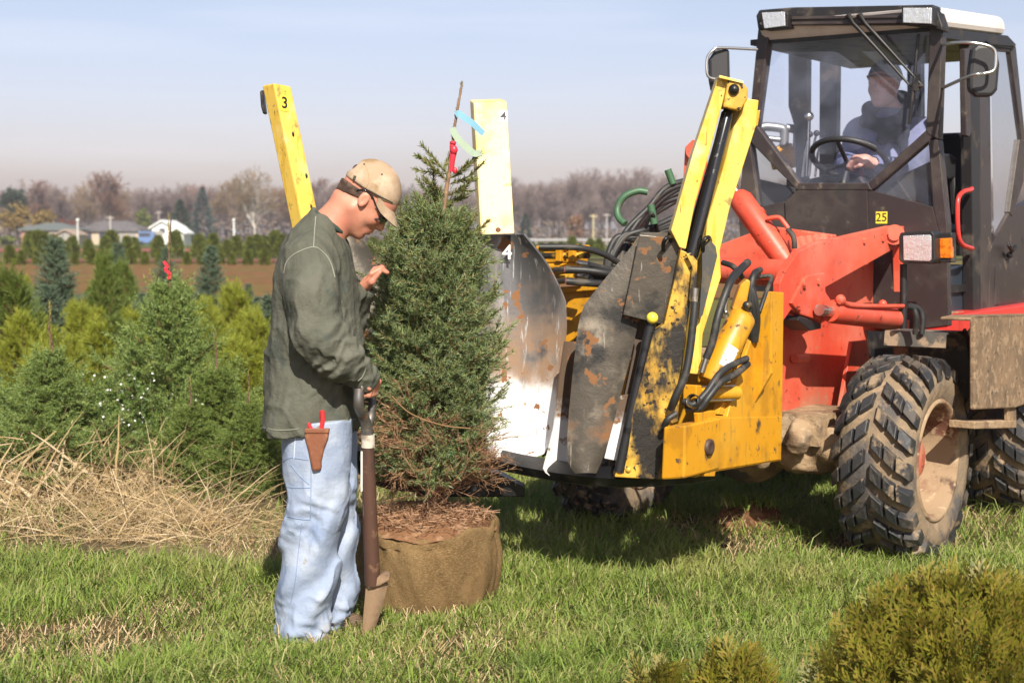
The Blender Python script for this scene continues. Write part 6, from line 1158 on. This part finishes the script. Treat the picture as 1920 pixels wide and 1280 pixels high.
# dead lower twigs
D0, D1, rad0 = [], [], []
def dead(p, d, l, rd, lv):
    for k in range(3):
        d = unit(d+r.normal(size=3)*.16+np.array([0, 0, .02])); q = p+d*l/3; D0.append(p); D1.append(q); rad0.append(rd)
        if lv < 3:
            for _ in range(2 if lv < 2 else 1): dead(q, unit(d+r.normal(size=3)*.55), l*.5, rd*.6, lv+1)
        p = q
for i in range(46): a = r.random()*6.283; z = .4+.26*r.random(); dead(trunk_at(z), unit(np.array([math.cos(a)+.25, math.sin(a)*.8, .1+.5*r.random()])), .12+.13*r.random(), .0034, 0)
sv, sf = sticks(np.array(D0), np.array(D1), np.array(rad0), np.array(rad0)*.8); part('dead_branches', np_mesh('dead_branches', sv, [sf]), M('dead_twig', (.3, .16, .08), .85, island=[(.38, .21, .11), (.25, .13, .07), (.42, .28, .16)]), tree)
# a longer bare stick in the crown
b = MB(); b.curve([at(734, 742, 5.62), at(770, 775, 5.61), at(830, 797, 5.62), at(882, 803, 5.64)], .0032, 5); part('bare_branch', b, m_twig, tree)
# root ball: soil and burlap
bx = MB(); g = []
for i in range(121):
    a = 2*math.pi*i/120; row = []
    for j, (z, rd) in enumerate([(-.02, .2), (-.01, .258), (.03, .272), (.07, .28), (.12, .287), (.16, .291), (.2, .292), (.24, .29), (.27, .287), (.295, .287), (.315, .287), (.338, .286), (.345, .276), (.335, .262), (.3, .255)]):
        w_ = vnoise(np.array([[math.cos(a)*.3, math.sin(a)*.3, z*.5]]), .09)[0]*.036+vnoise(np.array([[math.cos(a)*.3+z*.5, math.sin(a)*.3, z*.2]]), .05)[0]*.018+vnoise(np.array([[math.cos(a)*.3, math.sin(a)*.3, z]]), .03)[0]*.006; top = vnoise(np.array([[math.cos(a), math.sin(a), 3.]]), .35)[0]*.06*(j > 8)-.025*max(0, -math.sin(a))*(j > 8); rr_ = rd+w_*(j > 0)-.016*(j > 0)*max(0, 1-abs(2*vnoise(np.array([[math.cos(a)*.6+z*.9, math.sin(a)*.6, z*.5]]), .13, 3)[0])*2.6)**3; row.append((TC.x+rr_*math.cos(a), YT+rr_*math.sin(a), z+top))
    g.append(row)
bx.sheet(g); m_burlap = M('burlap', (.215, .14, .065), .95, layers=[((.16, .1, .045), 4, .42, .6), ((.3, .2, .1), 90, .5, .6, {'stretch': (1, 1, 5)}), ((.15, .1, .035), 90, .55, .65, {'stretch': (4, 4, .6)}), ((.24, .15, .07), 3, .55, .7)], bump=[(120, .004, (1, 1, 4)), (110, .004, (4, 4, .5)), (9, .01)], spec=.08)
bu = part('burlap_wrap', bx, m_burlap, tree); sb = bu.modifiers.new('sub', 'SUBSURF'); sb.levels = sb.render_levels = 1
g = []
for i in range(61):
    a = 2*math.pi*i/60; row = []
    for j in range(13):
        t_ = j/12; rd = .285*(1-t_)*(1+.05*vnoise(np.array([[math.cos(a), math.sin(a), 0]]), .3)[0]); P = np.array([[rd*math.cos(a), rd*math.sin(a), 0]]); z = .3+.075*(1-(1-t_)**2.2)+vnoise(P, .06)[0]*.03+vnoise(P, .02, 5)[0]*.014; row.append((TC.x+rd*math.cos(a), YT+rd*math.sin(a), z))
    g.append(row)
m_ball = M('root_soil', (.22, .115, .06), .95, layers=[((.32, .19, .11), 14, .48, .6), ((.12, .06, .035), 22, .55, .65)], bump=[(40, .012), (120, .005)], spec=.05); part('root_ball', MB().sheet(g), m_ball, tree)
# soil fibres and crumbs on the ball
n = 1600; a = r.random(n)*6.283; rd = .27*np.sqrt(r.random(n)); P = np.stack([rd*np.cos(a), rd*np.sin(a), .345+.05*(1-(rd/.285)**2)], 1)-np.array([TC.x-TL[0], 0, 0])*0+np.array([TC.x-TL[0], 0, 0]); d = unit(r.normal(size=(n, 3))*np.array([1, 1, .35])); s_ = unit(np.cross(d, r.normal(size=(n, 3))))*.0016; l = (.01+.03*r.random(n))[:, None]
part('root_fibres', np_mesh('root_fibres', np.stack([P-s_, P+s_, P+d*l+s_, P+d*l-s_], 1).reshape(-1, 3), [np.arange(n)[:, None]*4+np.array([[0, 1, 2, 3]])]), M('root_fibre', (.26, .14, .07), .9, island=[(.36, .22, .13), (.18, .09, .05)]), tree)
# tapes on the leader
m_blue_t = M('blue_tape', (.32, .62, .78), .4, trans=.4); m_pale_t = M('pale_green_tape', (.5, .62, .48), .4, trans=.4)
ribbon('tape', 'pale blue tape fluttering from the top of the balled spruce', 'tape', [at(x, y, YT+d) for x, y, d in ((854, 216, -.012), (860, 213, -.016), (872, 222, -.02), (886, 231, -.03), (900, 245, -.05), (907, 251, -.06))], .024, m_blue_t, (.3, 0, 1))
ribbon('tape', 'pale green tape looped from the leader to a right hand shoot of the balled spruce', 'tape', [at(x, y, YT+d) for x, y, d in ((848, 240, -.012), (853, 252, -.016), (864, 266, -.02), (880, 281, -.02), (890, 288, -.03), (903, 286, -.03))], .026, m_pale_t, (.5, 0, 1))
b = MB(); P = [at(x, y, YT) for x, y in ((848, 265), (849, 275), (850, 285), (848, 300), (846, 322))]; b.tube(P, [.01, .0125, .015, .0115, .0105], 10); b.ball(at(851, 281, YT-.012), (.016, .01, .018), 8); b.ball(at(853, 320, YT-.01), (.01, .008, .014), 8); b.ball(at(850, 268, YT-.008), (.012, .01, .008), 8)
part('tape', b, m_tape, None, loc=P[0], label='bright red tape bound tightly round the leader of the balled spruce', category='tape')
# ---- flowering weed
c = gnd(262, 905); wd = thing('flowering_weed', 'wild green weed with tiny white flowers rising behind the straw', 'weed', (c.x, c.y, 0)); W0, W1, lv, fl = [], [], [], []
for i in range(34):
    a = r.random()*6.283; p = np.array([.1*math.cos(a), .08*math.sin(a), 0]); d = unit(np.array([math.cos(a)*.35+.05, math.sin(a)*.3, 1.])); L_ = .3+.33*r.random()
    for k in range(7):
        d = unit(d+r.normal(size=3)*.1); q = p+d*L_/7; W0.append(p); W1.append(q); lv += [q+r.normal(size=3)*.018 for _ in range(8)]
        if k > 3 and r.random() < .8:
            e = unit(d+r.normal(size=3)*.5); W0.append(q); W1.append(q+e*.07); lv += [q+e*.03+r.normal(size=3)*.01 for _ in range(3)]
            if L_ > .45: fl += [q+e*.07+r.normal(size=3)*.012 for _ in range(2)]
        p = q
sv, sf = sticks(np.array(W0), np.array(W1), .0022, .0014); part('stems', np_mesh('stems', sv, [sf]), M('weed_stem', (.12, .13, .05), .8), wd)
lv = np.array(lv); n = len(lv); d = unit(r.normal(size=(n, 3))+np.array([0, 0, .4])); s_ = unit(np.cross(d, r.normal(size=(n, 3)))); l = (.018+.022*r.random(n))[:, None]; part('leaves', np_mesh('leaves', np.stack([lv, lv+d*l*.5+s_*l*.22, lv+d*l, lv+d*l*.5-s_*l*.22], 1).reshape(-1, 3), [np.arange(n)[:, None]*4+np.array([[0, 1, 2, 3]])]), fol('weed_leaf', [(.07, .13, .02), (.1, .17, .03), (.06, .1, .02)], .3), wd)
fl = np.array(fl); V, F = [], []
for p in fl:
    n_ = unit(r.normal(size=3)+np.array([0, -.8, .8])); u = unit(np.cross(n_, [1, .2, .1])); w_ = np.cross(n_, u); k = len(V); V.append(p)
    for j in range(12): a = 2*math.pi*j/12; V.append(p+(u*math.cos(a)+w_*math.sin(a))*(.009 if j % 2 else .004)+n_*.002)
    F += [(k, k+1+j, k+1+(j+1) % 12) for j in range(12)]
part('flowers', np_mesh('flowers', np.array(V), [np.array(F)]), M('white_petal', (.8, .8, .78), .7), wd)
# ---- golden arborvitae in the foreground
def spray(r):
    V, F = [], []
    def scale(p, d, l, w_): 
        n_ = np.array([-d[1], d[0], 0]); k = len(V); V.extend([p-n_*w_*.45, p+n_*w_*.45, p+d*l*.6+n_*w_*.5, p+d*l, p+d*l*.6-n_*w_*.5]); F.append((k, k+1, k+2, k+3, k+4))
    def strand(p, ang, L_, w_, lv):
        n = max(int(L_/.011), 2); d = np.array([math.cos(ang), math.sin(ang), 0])
        for i in range(n):
            scale(p+d*L_*i/n, d, L_/n*1.35, w_)
            if lv < 2 and i > 0:
                sg = 1 if i % 2 else -1; strand(p+d*L_*i/n, ang+sg*.62, L_*(.52-.35*i/n)*(.8+.4*r.random()), w_*.85, lv+1)
    strand(np.zeros(3), 0, .1, .0045, 0); V = np.array(V); V[:, 2] += -V[:, 0]**2*1.2+V[:, 1]**2*1.5; return V, F
m_arbg = fol('golden_arborvitae', [(.13, .14, .014), (.25, .23, .022), (.075, .095, .012), (.3, .21, .04), (.18, .18, .022)], .3)
sps = [spray(r) for _ in range(4)]
def arb(label, c, R, H, n):
    t = thing('arborvitae_shrub', label, 'shrub', (c[0], c[1], 0)); V, F, k = [], [], 0
    for i in range(n):
        a = r.random()*6.283; u = r.random()**.7; z = H*u; rad = R*math.sqrt(max(1-u**2.2, 0))*(.55+.5*r.random()**.6); rad *= 1+.14*math.sin(a*5+z*14); p = np.array([rad*math.cos(a), rad*math.sin(a), z]); out = np.array([math.cos(a), math.sin(a), 0]); d = unit(out*(.75-.35*u)+np.array([0, 0, .55+.5*u])+r.normal(size=3)*.22); rd = r.random()*3.14
        s_ = unit(np.cross(d, np.array([math.cos(rd), math.sin(rd), .3]))); n_ = np.cross(d, s_); v, f = sps[i % 4]; q = (v*(.8+.6*r.random()))@np.stack([d, s_, n_]); V.append(q+p-d*.03); F += [tuple(x+k for x in ff) for ff in f]; k += len(v)
    part('foliage', np_mesh('foliage', np.concatenate(V), [np.array(F)]), m_arbg, t); b0 = np.array([[0, 0, 0.]]*16); e = np.stack([R*.6*np.cos(np.arange(16)*.4), R*.6*np.sin(np.arange(16)*.4), H*(.4+.03*np.arange(16))], 1); sv, sf = sticks(b0, e, .008, .004); part('branches', np_mesh('branches', sv, [sf]), m_twig, t); return t
arb('large golden green arborvitae filling the lower right corner', ((1835-960)/FPX*4.15, 4.15), .41, .445, 1500)
arb('small golden arborvitae top poking up at the bottom edge, left of the large one', ((1385-960)/FPX*4.35, 4.35), .11, .175, 150)
arb('tiny golden arborvitae tip barely showing at the bottom edge', ((1235-960)/FPX*4.5, 4.5), .06, .115, 40)
# ---- clod of turf dug up under the loader
c = gnd(1412, 1003); cl = thing('soil_clod', 'lump of brown turf with green grass on top lying under the loader', 'soil clod', (c.x, c.y+.12, 0)); s = SDF((c.x-.25, c.y-.15, -.03), (c.x+.25, c.y+.4, .24), .008); s.ell((c.x, c.y+.12, .02), (.17, .15, .12), .03); s.ell((c.x+.03, c.y+.12, .08), (.1, .11, .085), .04); s.disp(lambda P: vnoise(P, .06)*.05+vnoise(P, .02)*.015); part('soil', s.mesh('soil', tuple(cl.location)), M('clod_soil', (.16, .075, .04), .95, layers=[((.25, .13, .075), 12, .5, .62)], bump=[(30, .008)], spec=.05), cl)
n = 420; P = np.stack([r.normal(size=n)*.08, r.normal(size=n)*.06, .12+.02*r.random(n)], 1); V, F4, F3 = blades(P, .05+.09*r.random(n), np.full(n, .005), .5+.5*r.random(n), r); part('grass_tuft', np_mesh('grass_tuft', V, [F4, F3]), m_grass, cl, kind='stuff')
n = 160; P = np.stack([r.normal(size=n)*.13, -.1+r.normal(size=n)*.05, .03+.05*r.random(n)], 1); V, F4, F3 = blades(P, .06+.09*r.random(n), np.full(n, .002), np.full(n, 1.2), r); part('root_mat', np_mesh('root_mat', V, [F4, F3]), m_straw, cl, kind='stuff')
# ================================================================== HAZE
hm = D.materials.new('haze_air'); hm.use_nodes = True; t = hm.node_tree; t.nodes.remove(t.nodes['Principled BSDF']); v = N(t, 'ShaderNodeVolumePrincipled'); v.inputs['Density'].default_value = .0007; v.inputs['Color'].default_value = (.9, .87, .92, 1); v.inputs['Anisotropy'].default_value = .2
t.links.new(v.outputs[0], t.nodes['Material Output'].inputs['Volume'])
b = MB(); b.box((0, 0, 8), (1700, 0, 0), (0, 1700, 0), (0, 0, 9.5)); part('haze', b, hm, kind='stuff')
SC.cycles.volume_bounces = 0
